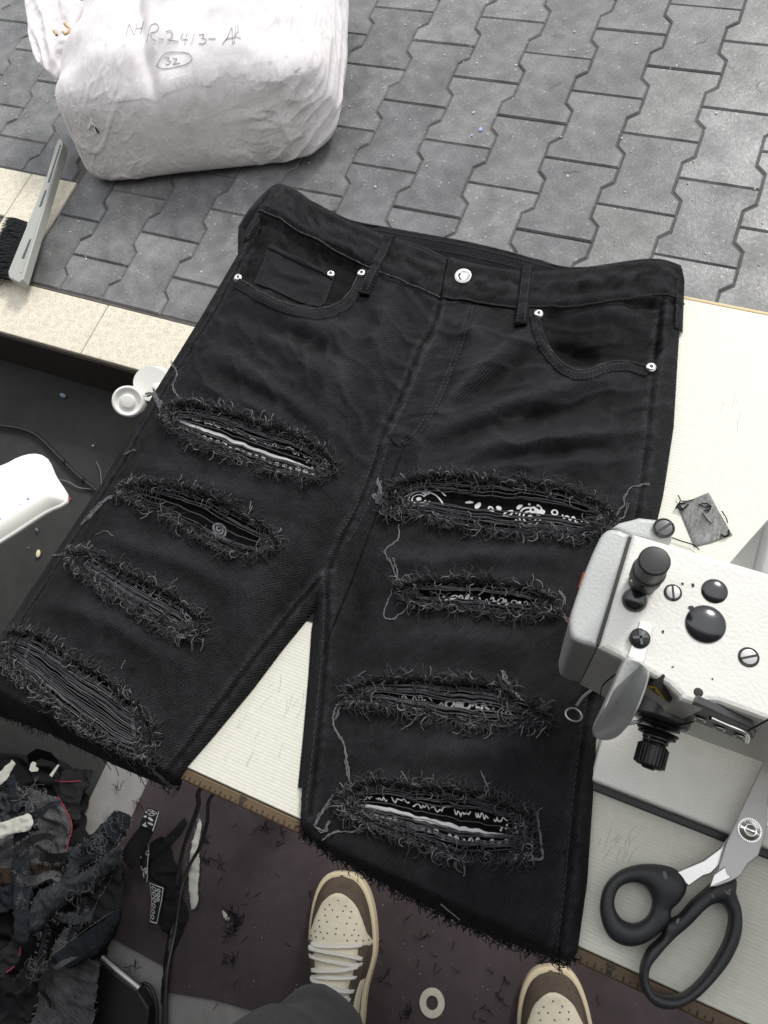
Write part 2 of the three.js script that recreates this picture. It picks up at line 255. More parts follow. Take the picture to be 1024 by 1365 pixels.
// threshold tiles and the step down
const threshold = struct('threshold', box(-4, -.1, TILEZ, 4.5, .150, STEPZ + .004), M.step, { scale: .6 });
{
  const r = rng(21), tileAt = (x0, z0, x1, z1) => { const g = box(x0 + .0012, .136, z0 + .0012, x1 - .0012, PY + .002 + r() * .001, z1 - .0012, .003); boxUV(g, .12); const o = r(); const uv = g.attributes.uv; for (let i = 0; i < uv.count; i++) uv.setXY(i, uv.getX(i) + o * 3, uv.getY(i) + o * 7); part('tile', g, M.tile, threshold, { uv: true }); };
  for (let k = -9; k < 16; k++) tileAt(-.769 + k * .305, TILEZ + .003, -.769 + (k + 1) * .305, STEPZ);
  tileAt(-1.187, -1.05, -1.043, TILEZ + .001); tileAt(-1.492, -1.05, -1.187, -.909); tileAt(-1.797, -1.05, -1.492, -.909);
}
struct('floor', box(-4, -.1, STEPZ, 4.5, -.004, 4.2), M.rubber, { scale: .9 });
struct('workshop_wall', box(-2.75, -.1, .12, -2.6, 2.9, 4.2), M.wall, { scale: 1.3 });  // unseen walls, pale and set back with the ceiling to brighten the table
struct('workshop_wall', box(3.4, -.1, .12, 3.55, 2.9, 4.2), M.wall, { scale: 1.3 });
struct('workshop_wall', box(-2.6, -.1, 4.05, 3.4, 2.9, 4.2), M.wall, { scale: 1.3 });
struct('ceiling', box(-2.75, 2.9, .12, 3.55, 3.05, 4.2), M.ceiling);  // unseen; front edge set back so more sky reaches the table
// printed floor mat: grey with maroon panels and a pale ring
{
  const mt = thing('floor_mat', 'thin grey floor mat with dark maroon panels and a pale ring under the table', 'mat', V(.3, 0, .4));
  part('mat_sheet', box(-.36, -.003, -.5, 1.7, .003, 1.6), M.mat, mt, { scale: .7 });
  const rr = (x0, z0, x1, z1, r0) => { const q = []; for (const [cx, cz, a] of [[x1 - r0, z1 - r0, 0], [x0 + r0, z1 - r0, 1], [x0 + r0, z0 + r0, 2], [x1 - r0, z0 + r0, 3]]) for (let k = 0; k <= 6; k++) q.push(V(cx + r0 * Math.cos((a + k / 6) * Math.PI / 2), 0, cz + r0 * Math.sin((a + k / 6) * Math.PI / 2))); return q; };
  part('maroon_panel', slab(rr(-.262, -.48, -.045, .405, .04), .0032, .006), M.maroon, mt, { scale: .7 });
  part('maroon_panel', slab(pts([[225, 1045], [300, 990], [1300, 900], [1300, 1700], [420, 1450], [352, 1352], [285, 1333], [218, 1322], [222, 1260]], .007), .0034, .007), M.maroon, mt, { scale: .7 });
  const c = at(576, 1337, .009), el = (a, b, k = 28) => Array.from({ length: k }, (_, i) => V(c.x + a * Math.cos(i / k * 6.2832), 0, c.z + b * Math.sin(i / k * 6.2832)));
  part('printed_ring', slab(el(.0205, .0215), .0072, .009, 0, [el(.0098, .0105).reverse()]), M.ring, mt, { scale: .3 });
}

// ------------------------------------------------------------------ sewing table
const TY = .80, TB = -.567;
const table = thing('sewing_table', 'off-white ribbed sewing table top with a brown ruler edge under the black jeans', 'table', V(.6, 0, -.28));
part('tabletop', box(.004, TY - .032, TB + .004, 1.22, TY, -.0062, .0015), M.table, table, { scale: .045 });
part('back_edging', box(.004, TY - .031, TB, 1.22, TY - .0008, TB + .0036, .001), M.tableEdge, table);
{
  const strip = part('ruler_strip', box(.004, TY - .031, -.0059, 1.22, TY - .0012, .0042, .002), M.tape, table);
  const t = [], font = await new FontLoader().loadAsync('fonts/droid/droid_sans_bold.typeface.json');
  for (let k = 1; k < 240; k++) { const x = k * .005, big = k % 2 === 0; if (k % 20 === 0) t.push(box(x - .002, TY - .0016, -.0008, x + .002, TY - .0007, .0026)); else t.push(box(x - .0005, TY - .0016, big ? -.0008 : .0004, x + .0005, TY - .0007, big ? .0028 : .0020)); }
  part('ruler_tick', t, M.ink, strip, { kind: 'stuff' });
  for (let k = 1; k < 12; k++) { const g = new TextGeometry(String(k * 10), { font, size: .0036, depth: .0006, curveSegments: 3 }); g.computeBoundingBox(); g.translate(-g.boundingBox.max.x / 2, 0, 0).scale(1.25, .85, 1).rotateX(-Math.PI / 2).translate(k * .1, TY - .0012, -.0016); part('ruler_number', g, M.ink, strip); }
  for (const [x, z] of [[.05, -.52], [.05, -.06], [1.17, -.52], [1.17, -.06]]) part('leg', box(x - .02, .0, z - .02, x + .02, TY - .032, z + .02, .003), M.greyPaint, table);
  part('frame_rail', [box(.071, .70, -.53, 1.149, .74, -.51), box(.071, .16, -.30, 1.149, .19, -.27), box(.035, .71, -.499, .065, .74, -.081), box(1.155, .71, -.499, 1.185, .74, -.081), box(.04, .16, -.499, .06, .185, -.081), box(1.16, .16, -.499, 1.18, .185, -.081)], M.greyPaint, table);
  // scuffs: fine grey scratches worn into the top
  const s = new Threads(3), r = rng(31); for (const [cx, cy, n, w] of [[365, 930, 9, 40], [820, 1130, 14, 22], [985, 560, 5, 26], [345, 1000, 7, 30]]) for (let i = 0; i < n; i++) { const a = at(cx + (r() - .5) * w * 2, cy + (r() - .5) * w * 2, TY), l = .004 + r() * .014, d = -.3 + r() * .7; if (a.z > -.014 || a.z < TB + .01) continue; s.add([a, V(a.x + l * .25 * d, TY, a.z - l * .5), V(a.x + l * d, TY, a.z - l)].map(p => { p.z = Math.min(p.z, -.0125); return p; }), .00015); }
  part('scratch', s.geo(), M.felt, table, { kind: 'stuff' });
}

// ------------------------------------------------------------------ jeans
function S(x, z) { let y = TY, d = z + .001; if (d > 0) y -= 3 * d * d / (d + .012); d = .002 - x; if (d > 0) y -= .6 * d * d / (d + .04); d = TB - z; if (d > 0) y -= .4 * d * d / (d + .03); return y; }
const BASE = .014;
function onto(px, py, Hf) { let y = Hf === S0 ? TY + BASE : TY + .01, p = at(px, py, y); for (let k = 0; k < 24; k++) { y = Hf(p.x, p.z); p = at(px, py, y); } return p; }
const S0 = (x, z) => S(x, z) + BASE;
const J0 = list => list.map(([a, b]) => onto(a, b, S0));
const waistTop = [[368, 249], [416, 271], [466, 297], [516, 317], [559, 330], [597, 348], [643, 357], [692, 364], [749, 363], [805, 356], [854, 349], [882, 349], [907, 357]];
const waistSeam = [[345, 283], [394, 308], [441, 333], [484, 355], [512, 367], [550, 383], [587, 399], [636, 405], [685, 412], [738, 413], [791, 407], [844, 398], [882, 394], [911, 408]];
const rightSide = [[914, 372], [911, 410], [908, 455], [902, 560], [893, 620], [888, 652], [877, 700], [857, 760], [835, 830], [812, 915], [797, 985], [792, 1073], [785, 1177], [772, 1272]];
const hemR = [[768, 1281], [758, 1286], [735, 1282], [700, 1268], [660, 1254], [620, 1239], [580, 1217], [540, 1197], [500, 1176], [460, 1153], [430, 1136], [405, 1116], [394, 1102]];
const inseamR = [[397, 1050], [404, 980], [411, 900], [415, 840], [418, 806]];
const inseamL = [[410, 815], [370, 864], [330, 917], [280, 977], [241, 1022], [234, 1044]];
const hemL = [[230, 1054], [212, 1048], [185, 1037], [150, 1022], [110, 1003], [60, 978], [0, 953], [-32, 938]];
const leftSide = [[-40, 910], [-30, 880], [0, 836], [60, 745], [130, 640], [200, 520], [265, 415], [312, 335], [322, 305], [345, 272]];
const OUT = J0([...waistTop, ...rightSide, ...hemR, ...inseamR, ...inseamL, ...hemL, ...leftSide]);
const WT = J0(waistTop), centre = J0([[597, 330], [588, 400], [580, 440], [560, 472], [545, 512], [525, 556], [515, 580], [500, 625], [480, 680], [457, 720], [436, 766], [418, 810], [400, 840]]);
// folds: [points, width px, height mm]
const FOLDS = [
  [[[515, 378], [512, 430], [500, 500]], 16, 3], [[[470, 430], [455, 500], [430, 560]], 22, 3], [[[300, 430], [390, 470], [470, 530]], 16, 2.5], [[[275, 470], [360, 520], [440, 580]], 13, 2], [[[250, 510], [330, 545], [400, 575]], 10, 1.6],
  [[[330, 400], [420, 440], [480, 450]], 12, 2.2], [[[330, 430], [410, 460], [470, 490]], 10, -2], [[[290, 500], [380, 545], [440, 600]], 9, -1.8],
  [[[560, 590], [620, 520], [690, 455], [720, 440]], 13, 4], [[[545, 605], [640, 560], [760, 520], [860, 505]], 14, 3.5], [[[555, 625], [660, 600], [780, 585], [880, 570]], 14, 3], [[[540, 640], [650, 628], [780, 620], [870, 610]], 10, 2.4],
  [[[580, 600], [680, 560], [800, 545]], 11, -3], [[[600, 555], [670, 500], [720, 475]], 9, -2.5], [[[590, 640], [700, 612], [850, 592]], 9, -2.2],
  [[[740, 430], [800, 415], [870, 425]], 16, 4], [[[730, 465], [770, 470], [800, 478]], 10, -5], [[[600, 430], [640, 460], [610, 520]], 14, 2.4],
  [[[500, 740], [560, 755], [640, 745], [760, 745]], 12, 2.5], [[[520, 860], [600, 850], [720, 865]], 16, 2.5], [[[500, 1000], [620, 1000], [740, 985]], 18, 2.5], [[[480, 760], [470, 830], [440, 900]], 14, -2],
  [[[180, 620], [280, 650], [380, 680]], 12, 2], [[[400, 700], [350, 770], [300, 850]], 16, 2.4], [[[140, 720], [230, 745], [330, 790]], 13, 2.2], [[[60, 800], [150, 830], [250, 890]], 14, 2.4], [[[440, 690], [405, 770], [350, 850]], 10, -1.8],
  [[[380, 300], [440, 330], [500, 350]], 7, 1.6], [[[700, 385], [780, 380], [850, 370]], 6, 1.5], [[[720, 395], [790, 395], [860, 384]], 5, -1.2], [[[540, 350], [570, 372], [590, 392]], 6, -1.2],
].map(([p, w, h]) => ({ p: resample(J0(p), 12), w: w * .00075, h: h * .001 }));
// sewn lines press into the cloth: [points, half width mm, depth mm]
const outseamR = [[884, 400], [872, 500], [862, 600], [850, 690], [800, 850], [778, 985], [768, 1073], [758, 1177], [744, 1278]], outseamL = [[345, 305], [322, 350], [283, 425], [222, 520], [150, 640], [85, 745], [25, 838], [-20, 905]];
const inlineL = [[424, 775], [395, 805], [350, 862], [308, 917], [262, 977], [222, 1030]], inlineR = [[437, 770], [436, 840], [430, 920], [422, 1000], [412, 1085]];
const SEAMS = [[outseamR, 1.6, -2.2], [outseamL, 1.6, -2.0], [inlineL, 2.0, -1.4], [inlineR, 2.0, -1.4], [[[588, 402], [580, 440], [560, 472], [545, 512], [525, 556], [512, 585], [498, 630], [478, 682], [455, 722], [438, 764]], 1.8, -2.2], [waistSeam, 1.6, -2]].map(([p, w, h]) => ({ p: resample(J0(p), 24), w: w * .001, h: h * .001 }));
const pocketL = [[318, 373], [345, 390], [372, 403], [398, 411], [420, 414], [440, 412], [456, 404], [467, 392], [475, 376], [482, 362]], pocketR = [[717, 420], [721, 440], [728, 458], [739, 475], [752, 488], [766, 496], [782, 496], [798, 489], [815, 484], [838, 484], [866, 491]];
const recL = J0([...pocketL, [484, 356], [430, 330], [345, 286], [330, 330]]), recR = J0([...pocketR, [884, 470], [884, 398], [790, 409], [712, 414]]);
const RIPS = [
  { u: [[222, 549], [260, 545], [300, 553], [345, 570], [395, 585], [430, 605], [448, 625]], l: [[226, 560], [245, 583], [280, 600], [320, 615], [360, 630], [400, 640], [432, 643], [448, 632]], gap: [[.28, .68]], pat: 'line', tuft: 1, n: 26 },
  { u: [[165, 655], [195, 650], [240, 655], [290, 670], [335, 695], [362, 712], [373, 726]], l: [[165, 660], [195, 676], [235, 695], [270, 718], [310, 738], [345, 743], [373, 733]], gap: [[.34, .72]], pat: 'spots', tuft: .9, n: 20 },
  { u: [[95, 740], [130, 745], [170, 765], [210, 785], [245, 805], [273, 832]], l: [[98, 750], [130, 775], [165, 800], [205, 825], [240, 848], [273, 850]], gap: [[.25, .34]], pat: 'dots', tuft: 1, n: 30 },
  { u: [[18, 845], [60, 850], [105, 880], [150, 910], [190, 945], [207, 968]], l: [[4, 880], [45, 915], [85, 950], [125, 980], [165, 1003], [205, 1012]], gap: [], pat: 'plain', tuft: 1, n: 46 },
  { u: [[518, 662], [555, 645], [620, 643], [690, 650], [750, 658], [795, 675], [815, 692]], l: [[518, 690], [560, 690], [600, 700], [660, 712], [720, 715], [775, 718], [812, 704]], gap: [[.32, .55]], pat: 'paisley', tuft: 1.1, n: 30 },
  { u: [[535, 786], [570, 778], [620, 778], [670, 782], [710, 790], [738, 806]], l: [[535, 800], [570, 808], [620, 815], [670, 820], [710, 822], [738, 816]], gap: [[.42, .74]], pat: 'letters', tuft: .9, n: 18 },
  { u: [[463, 926], [490, 910], [550, 908], [610, 912], [655, 915], [690, 935], [728, 955]], l: [[465, 936], [510, 940], [550, 950], [600, 962], [650, 968], [700, 966], [730, 962]], gap: [[.50, .62]], pat: 'letters', tuft: .9, n: 28 },
  { u: [[455, 1066], [490, 1045], [560, 1048], [620, 1055], [670, 1070], [710, 1088]], l: [[465, 1085], [500, 1100], [550, 1120], [600, 1138], [650, 1143], [708, 1135]], gap: [[.28, .56]], pat: 'line', tuft: 1, n: 30 },
].map(r => ({ ...r, U: smooth(J0(r.u), 40, false), L: smooth(J0(r.l), 40, false) }));
for (const [ri, r] of RIPS.entries()) for (const [q, L] of [r.U, r.L].entries()) L.forEach((p, i) => { const e = Math.sin(Math.PI * i / (L.length - 1)), n = .0034 * noise(i * .55, ri * 7 + q * 3, 2) + .0022 * noise(i * 1.7, ri * 5, q + 4); p.z += n * e; p.x += n * .4 * e; });
for (const r of RIPS) { r.poly = [...r.U, ...r.L.slice().reverse()]; r.ring = r.poly; }
// bake the height of the upper layer on a 2 mm grid
const G = { x0: -.17, z0: -.68, c: .002, nx: 350, nz: 392 }, HG = new Float32Array(G.nx * G.nz), WEAR_SHADE = new Float32Array(G.nx * G.nz);  // wear lightens ridges; painted shade darkens creases, seam grooves and pocket mouths
{
  const bbox = (p, m) => { let b = [1e9, -1e9, 1e9, -1e9]; for (const q of p) { b[0] = Math.min(b[0], q.x - m); b[1] = Math.max(b[1], q.x + m); b[2] = Math.min(b[2], q.z - m); b[3] = Math.max(b[3], q.z + m); } return b; };
  for (const f of FOLDS) f.b = bbox(f.p, f.w * 3); for (const s of SEAMS) s.b = bbox(s.p, .02); for (const r of RIPS) r.b = bbox(r.poly, .02);
  const hit = (b, x, z) => x > b[0] && x < b[1] && z > b[2] && z < b[3], o = {};
  for (let j = 0; j < G.nz; j++) for (let i = 0; i < G.nx; i++) {
    const x = G.x0 + i * G.c, z = G.z0 + j * G.c, s = S(x, z); let h, w = 0;
    if (!inPoly(x, z, OUT)) { const dw = segDist(x, z, WT, false); h = s + (dw < .012 ? .011 : .002); }
    else {
      const d = segDist(x, z, OUT, true), dw = segDist(x, z, WT, false), e = clamp(d / .022, 0, 1), roll = Math.sqrt(1 - (1 - e) * (1 - e)), k = Math.max(roll, 1 - sst(.004, .03, dw));
      h = .0025 + (BASE - .003) * k + .007 * sst(.0, .09, d);
      const q = sst(.003, .02, d);
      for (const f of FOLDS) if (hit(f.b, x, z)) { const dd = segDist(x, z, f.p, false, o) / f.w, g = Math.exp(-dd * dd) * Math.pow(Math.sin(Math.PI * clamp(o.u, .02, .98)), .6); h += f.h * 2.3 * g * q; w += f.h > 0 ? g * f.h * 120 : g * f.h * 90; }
      const n1 = noise(x * 26, z * 18, 3), n2 = noise(x * 70 + n1, z * 55, 9), n3 = noise(x * 170, z * 170, 5);
      const wx = x + .012 * noise(x * 30, z * 30, 1), wz = z + .012 * noise(x * 30, z * 30, 8), ca = Math.cos(x < .2 ? -.55 : .35), sa = Math.sin(x < .2 ? -.55 : .35), ux = wx * ca - wz * sa, uz = wx * sa + wz * ca;
      const cr = 1 - 2 * Math.abs(noise(ux * 9, uz * 30, 14)), cr2 = 1 - 2 * Math.abs(noise(ux * 22, uz * 62, 24)), mk = .35 + .65 * sst(-.22, -.34, z), c3 = sst(.55, 1, cr) * mk, c4 = sst(.6, 1, cr2) * mk;
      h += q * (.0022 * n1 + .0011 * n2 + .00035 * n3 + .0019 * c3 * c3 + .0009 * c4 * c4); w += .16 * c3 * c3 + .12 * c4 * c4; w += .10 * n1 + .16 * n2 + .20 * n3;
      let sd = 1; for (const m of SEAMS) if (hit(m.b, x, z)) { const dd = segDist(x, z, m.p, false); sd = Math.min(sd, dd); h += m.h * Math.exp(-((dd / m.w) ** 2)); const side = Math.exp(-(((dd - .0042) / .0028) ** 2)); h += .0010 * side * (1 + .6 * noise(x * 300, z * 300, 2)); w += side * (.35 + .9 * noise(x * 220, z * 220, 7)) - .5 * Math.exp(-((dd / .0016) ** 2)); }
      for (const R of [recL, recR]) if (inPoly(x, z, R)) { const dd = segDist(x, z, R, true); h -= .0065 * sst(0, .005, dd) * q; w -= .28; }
      for (const R of RIPS) if (hit(R.b, x, z)) { const dd = segDist(x, z, R.poly, true), ins = inPoly(x, z, R.poly); if (ins) h -= .0016; else h += .0026 * Math.exp(-((dd / .007) ** 2)); w += ins ? 0 : .22 * Math.exp(-((dd / .006) ** 2)); }
      const ed = Math.exp(-((d / .004) ** 2)); w += .25 * ed * (dw < .02 ? 1.4 : .4);
      h += s;
    }
    HG[j * G.nx + i] = h; WEAR_SHADE[j * G.nx + i] = w;
  }
}
function sample(A, x, z) { const u = clamp((x - G.x0) / G.c, 0, G.nx - 1.001), v = clamp((z - G.z0) / G.c, 0, G.nz - 1.001), i = Math.floor(u), j = Math.floor(v), a = u - i, b = v - j, k = j * G.nx + i; return lerp(lerp(A[k], A[k + 1], a), lerp(A[k + G.nx], A[k + G.nx + 1], a), b); }
const H = (x, z) => sample(HG, x, z), J = list => list.map(([a, b]) => onto(a, b, H));
const jeans = thing('jeans', 'black distressed denim jeans with frayed rips laid over the sewing table', 'jeans', V(.2, TY, -.3));
{
  const cz0 = centre, sideOf = (x, z) => { const o = {}; let best = 1e9, sgn = 1; for (let k = 0; k < cz0.length - 1; k++) { const a = cz0[k], b = cz0[k + 1], dx = b.x - a.x, dz = b.z - a.z, t = clamp(((x - a.x) * dx + (z - a.z) * dz) / (dx * dx + dz * dz), 0, 1), ex = x - a.x - dx * t, ez = z - a.z - dz * t, d = ex * ex + ez * ez; if (d < best) { best = d; sgn = Math.sign(dx * (z - a.z) - dz * (x - a.x)) || 1; } } return sgn < 0; };
  const col = (x, z) => { const w = sample(WEAR_SHADE, x, z), k = clamp(.80 + w * 1.3, .3, 4); return [k, k, k]; };
  const hole = (x, z) => RIPS.some(r => x > r.b[0] && x < r.b[1] && z > r.b[2] && z < r.b[3] && inPoly(x, z, r.poly));
  const legUV = (x, z) => { const a = x > .22 ? .05 : -.45, c = Math.cos(a), s = Math.sin(a); return [(x * c - z * s) / .2, (x * s + z * c) / .2]; };
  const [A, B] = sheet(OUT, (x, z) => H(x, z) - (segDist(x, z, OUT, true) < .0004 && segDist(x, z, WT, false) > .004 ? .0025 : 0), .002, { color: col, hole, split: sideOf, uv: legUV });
  const cA = A.attributes.position.array, mx = a => { let s = 0; for (let i = 0; i < a.length; i += 3) s += a[i]; return s / a.length * 3; };
  const panels = mx(A.attributes.position.array) < mx(B.attributes.position.array) ? [A, B] : [B, A];
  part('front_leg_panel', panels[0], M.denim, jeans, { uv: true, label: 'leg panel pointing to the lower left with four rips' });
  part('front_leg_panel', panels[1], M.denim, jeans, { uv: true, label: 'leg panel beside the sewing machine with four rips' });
  // back of the jeans: lies on the table, its waistband rises behind the front one
  const backWaist = J0([[318, 303], [327, 287], [345, 265], [366, 247], [415, 268], [466, 293], [510, 302], [560, 311], [620, 322], [680, 336], [755, 356], [820, 354], [908, 356]]);
  const backOut = [...backWaist, ...J0([...rightSide, ...hemR, ...inseamR, ...inseamL, ...hemL, ...leftSide.slice(0, 8)])];
  part('back_panel', sheet(backOut, (x, z) => S(x, z) + .0012 + .0016 * noise(x * 60, z * 12, 4) * sst(-.5, -.56, z) + .0125 * Math.exp(-((segDist(x, z, backWaist, false) / .03) ** 2)), .005, { uv: (x, z) => [x / .2, z / .2] }), M.denimFlat, jeans, { uv: true });
  const stitches = new Threads(4);
  const stitchLine = (list, lift, Hf = H, len = .0026, gap = .0014, r = .00042) => { const L = new THREE.CatmullRomCurve3(list, false, 'centripetal'), n = Math.floor(L.getLength() / (len + gap)); for (let k = 0; k < n; k++) { const a = L.getPointAt(k / n), b = L.getPointAt(Math.min(1, (k + len / (len + gap)) / n)), c = a.clone().lerp(b, .5); a.y = Hf(a.x, a.z) + lift - .0004; b.y = Hf(b.x, b.z) + lift - .0004; c.y = Hf(c.x, c.z) + lift + .0002; stitches.add([a, c, b], r); } };
  const inset = (A, B, t) => { A = resample(A, 40); B = resample(B, 40); return A.map((p, i) => p.clone().lerp(B[i], t)); };
  // waistband in two pieces that meet at the fly
  const WTs = J(waistTop), WSs = J(waistSeam);
  const lift = t => .0040 * Math.pow(Math.max(0, 1 - Math.pow(Math.abs(2 * t - 1), 8)), .5);
  const cutT = 5, cutS = 6; const pieces = [[WTs.slice(0, cutT + 1), WSs.slice(0, cutS + 1), 0], [J([[600, 346], ...waistTop.slice(6)]), J([[589, 398], ...waistSeam.slice(7)]), .0022]];
  for (const [a, b, up] of pieces) {
    const l = (t, s) => lift(t) + up * sst(.5, .0, s) * 1.0 + .0026 * noise(s * 20 + up * 999 + t * 2, t * 4.5, 4) * Math.sin(Math.PI * t);
    const g = band(a, b, 150, 14, H, l, { scale: .2 }); const c = new Float32Array(g.attributes.position.count * 3), q = g.attributes.position; for (let i = 0; i < q.count; i++) { const t = (i % 15) / 14, k = .85 + .9 * Math.exp(-((t / .06) ** 2)) + 1.0 * Math.exp(-(((1 - t) / .06) ** 2)) * (1 + 1.2 * noise(q.getX(i) * 260, q.getZ(i) * 60, 3)) + 1.0 * noise(Math.floor(i / 15) * .12 + t * .6, t * 7, 6 + up * 2000) * Math.sin(Math.PI * t) + .3 * noise(Math.floor(i / 15) * .5, t * 9, 3) + .3 * noise(q.getX(i) * 400, q.getZ(i) * 400, 1); c[3 * i] = c[3 * i + 1] = c[3 * i + 2] = clamp(k, .35, 2.6); } g.setAttribute('color', new THREE.BufferAttribute(c, 3));
    part('waistband', g, M.denim, jeans, { uv: true });
    stitchLine(inset(a, b, .12), .0028); stitchLine(inset(a, b, .9), .0024);
  }
  stitchLine(J([[604, 352], [594, 394]]), .0048);
  // rims: rolled top edge of the front and the back waistband
  part('waist_rim', [tube(WTs.slice(0, 6).map(p => p.clone().setY(p.y + .001)), .0017, 60, 6), tube(J([[600, 346], ...waistTop.slice(6)]).map(p => p.clone().setY(p.y + .0012)), .0017, 60, 6)], M.denimEdge, jeans);
  part('waist_seam', [tube(resample(WSs.slice(0, 7), 40).map(p => p.clone().setY(H(p.x, p.z) + .0026)), .0010, 80, 5), tube(resample(J([[589, 398], ...waistSeam.slice(7)]), 40).map(p => p.clone().setY(H(p.x, p.z) + .0026)), .0010, 80, 5)], M.denimEdge, jeans);
  part('back_waist_rim', tube(backWaist.map(p => V(p.x, S(p.x, p.z) + .0135, p.z)), .0010, 90, 6), M.denimEdge, jeans);
  { const Hb = (x, z) => S(x, z) + .0012 + .0125 * Math.exp(-((segDist(x, z, backWaist, false) / .03) ** 2)); for (const o of [6, 16]) stitchLine(J0([[430, 272 + o], [466, 293 + o], [510, 302 + o], [560, 311 + o], [620, 322 + o], [680, 336 + o], [740, 352 + o]]), .0008, Hb); }
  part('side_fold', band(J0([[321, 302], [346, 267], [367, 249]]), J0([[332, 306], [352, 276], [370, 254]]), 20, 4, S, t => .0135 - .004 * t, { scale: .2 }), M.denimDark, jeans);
  // belt loops
  const loop = (a, b, w, up) => { const [p, q] = J([a, b]), d = q.clone().sub(p).setY(0).normalize(), s = V(-d.z, 0, d.x).multiplyScalar(w / 2), e0 = p.clone(), e1 = q.clone(); const A_ = [e0.clone().sub(s), e1.clone().sub(s)], B_ = [e0.clone().add(s), e1.clone().add(s)]; const lp = part('belt_loop', band(A_, B_, 26, 8, H, (t, u) => up * Math.pow(Math.max(0, 1 - Math.pow(Math.abs(2 * t - 1), 6)), .5) * (1 - .6 * sst(.86, 1, u)) + .0012 * Math.exp(-(((u - .03) / .04) ** 2)), { scale: .2 }), M.denimFlat, jeans, { uv: true });
    if (a[0] > 400 && a[0] < 800) part('bar_tack', [tube(J([[b[0], b[1]]]).flatMap(c => [c.clone().sub(s).setY(c.y + .005), c.clone().setY(c.y + .0058), c.clone().add(s).setY(c.y + .005)]), .0013, 10, 6)], M.denimFlat, lp);
    const H2 = (x, z) => H(x, z); for (const t of [.22, .78]) stitchLine([A_[0].clone().lerp(B_[0], t), A_[1].clone().lerp(B_[1], t)], up, H2); };
  loop([521, 320], [486, 395], .0125, .0078); loop([703, 360], [694, 435], .0125, .0078); loop([907, 374], [904, 440], .010, .004); loop([345, 292], [328, 322], .010, .004);
  // pocket mouths and the coin pocket
  const trim = (list, dx, dy, nm) => { const a = J(list), b = J(list.map(([x, y], i) => { const p = list[Math.max(0, i - 1)], q = list[Math.min(list.length - 1, i + 1)], tx = q[0] - p[0], ty = q[1] - p[1], l = Math.hypot(tx, ty); return [x - ty / l * dx, y + tx / l * dx]; })); part(nm, band(a, b, 70, 6, H, t => .0030 * Math.pow(1 - t, .35) + .0003, { scale: .2 }), M.denimFlat, jeans, { uv: true }); stitchLine(inset(a, b, .3), .0029); stitchLine(inset(a, b, .85), .0018); part('pocket_edge', tube(resample(a, 40).map(p => p.clone().setY(H(p.x, p.z) + .0026)), .0012, 80, 6), M.denimEdge, jeans); };
  trim(pocketL, 13, 0, 'pocket_trim'); trim(pocketR, 12, 0, 'pocket_trim');
  const cA2 = J([[362, 327], [447, 369]]), cB2 = J([[340, 379], [428, 411]]);
  part('coin_pocket', band(cA2, cB2, 40, 20, H, (t, u) => .0018 + .0009 * noise(u * 6, t * 5, 3), { scale: .2 }), M.denimFlat, jeans, { uv: true });
  part('coin_pocket_hem', band(cA2, [cA2[0].clone().lerp(cB2[0], .16), cA2[1].clone().lerp(cB2[1], .16)], 40, 6, H, t => .0034 * Math.pow(Math.max(0, 1 - Math.pow(Math.abs(2 * t - 1), 6)), .5) + .0005, { scale: .2 }), M.denimFlat, jeans, { uv: true });
  stitchLine(inset(cA2, cB2, .13), .0034); stitchLine([cA2[0], cB2[0]], .0019); stitchLine([cA2[1], cB2[1]], .0019);
  // fly: a second layer beside the zip with a J of double stitching
  const flyL = J([[590, 403], [582, 440], [563, 472], [548, 512], [528, 556], [518, 580]]), flyR = J([[632, 408], [620, 446], [601, 500], [577, 552], [552, 585], [530, 596]]);
  { const g = band(flyL, flyR, 60, 12, H, (t, u) => .0016 * Math.pow(Math.max(0, 1 - Math.pow(Math.abs(2 * t - 1), 6)), .5) + .0006 * noise(u * 20, t * 3, 8), { scale: .2 }), q = g.attributes.position, c = new Float32Array(q.count * 3); for (let i = 0; i < q.count; i++) { const t = (i % 13) / 12, k = clamp(1.0 + .9 * Math.exp(-((t / .12) ** 2)) + .5 * noise(q.getX(i) * 120, q.getZ(i) * 120, 2), .5, 2.4); c.fill(k, 3 * i, 3 * i + 3); } g.setAttribute('color', new THREE.BufferAttribute(c, 3)); part('fly', g, M.denim, jeans, { uv: true }); }
  stitchLine(flyR, .0016); stitchLine(inset(flyL, flyR, .87), .0016); stitchLine(inset(flyL, flyR, .08), .0016);
  for (const l of [outseamR, outseamL, inlineL, inlineR]) { const a = J(l.map(([x, y]) => [x - 5, y])); stitchLine(resample(a, 30), .0003, H, .003, .0018, .0003); }
  stitchLine(J([[506, 585], [492, 630], [472, 680], [450, 718]]), .0006); stitchLine(J([[520, 583], [507, 628], [487, 682], [464, 724]]), .0006);
  part('stitching', stitches.geo(), M.stitch, jeans, { kind: 'stuff' });
  // metal
  { const c = onto(618, 375, H), y = H(c.x, c.z) + .0062; c.y = y; const b = part('button', lathe([[0, .0026], [.0030, .0026], [.0034, .0020], [.0048, .0020], [.0053, .0030], [.0078, .0030], [.0085, .0022], [.0086, .0], [.0, -.004]], c, V(.05, 1, .08)), M.steel, jeans); const d = []; for (let k = 0; k < 22; k++) { const a = k / 22 * 6.2832; d.push(box(-.0004, 0, -.0009, .0004, .0004, .0009).rotateY(-a + 1.57).translate(c.x + Math.cos(a) * .0066, c.y + .0029, c.z + Math.sin(a) * .0066)); } part('button_engraving', d, M.steelDull, b);
    const bh = J([[628, 376], [637, 378], [645, 381]]); part('buttonhole', tube(bh.map(p => p.setY(p.y + .0042)), .0013, 14, 6), M.blackThread, jeans);
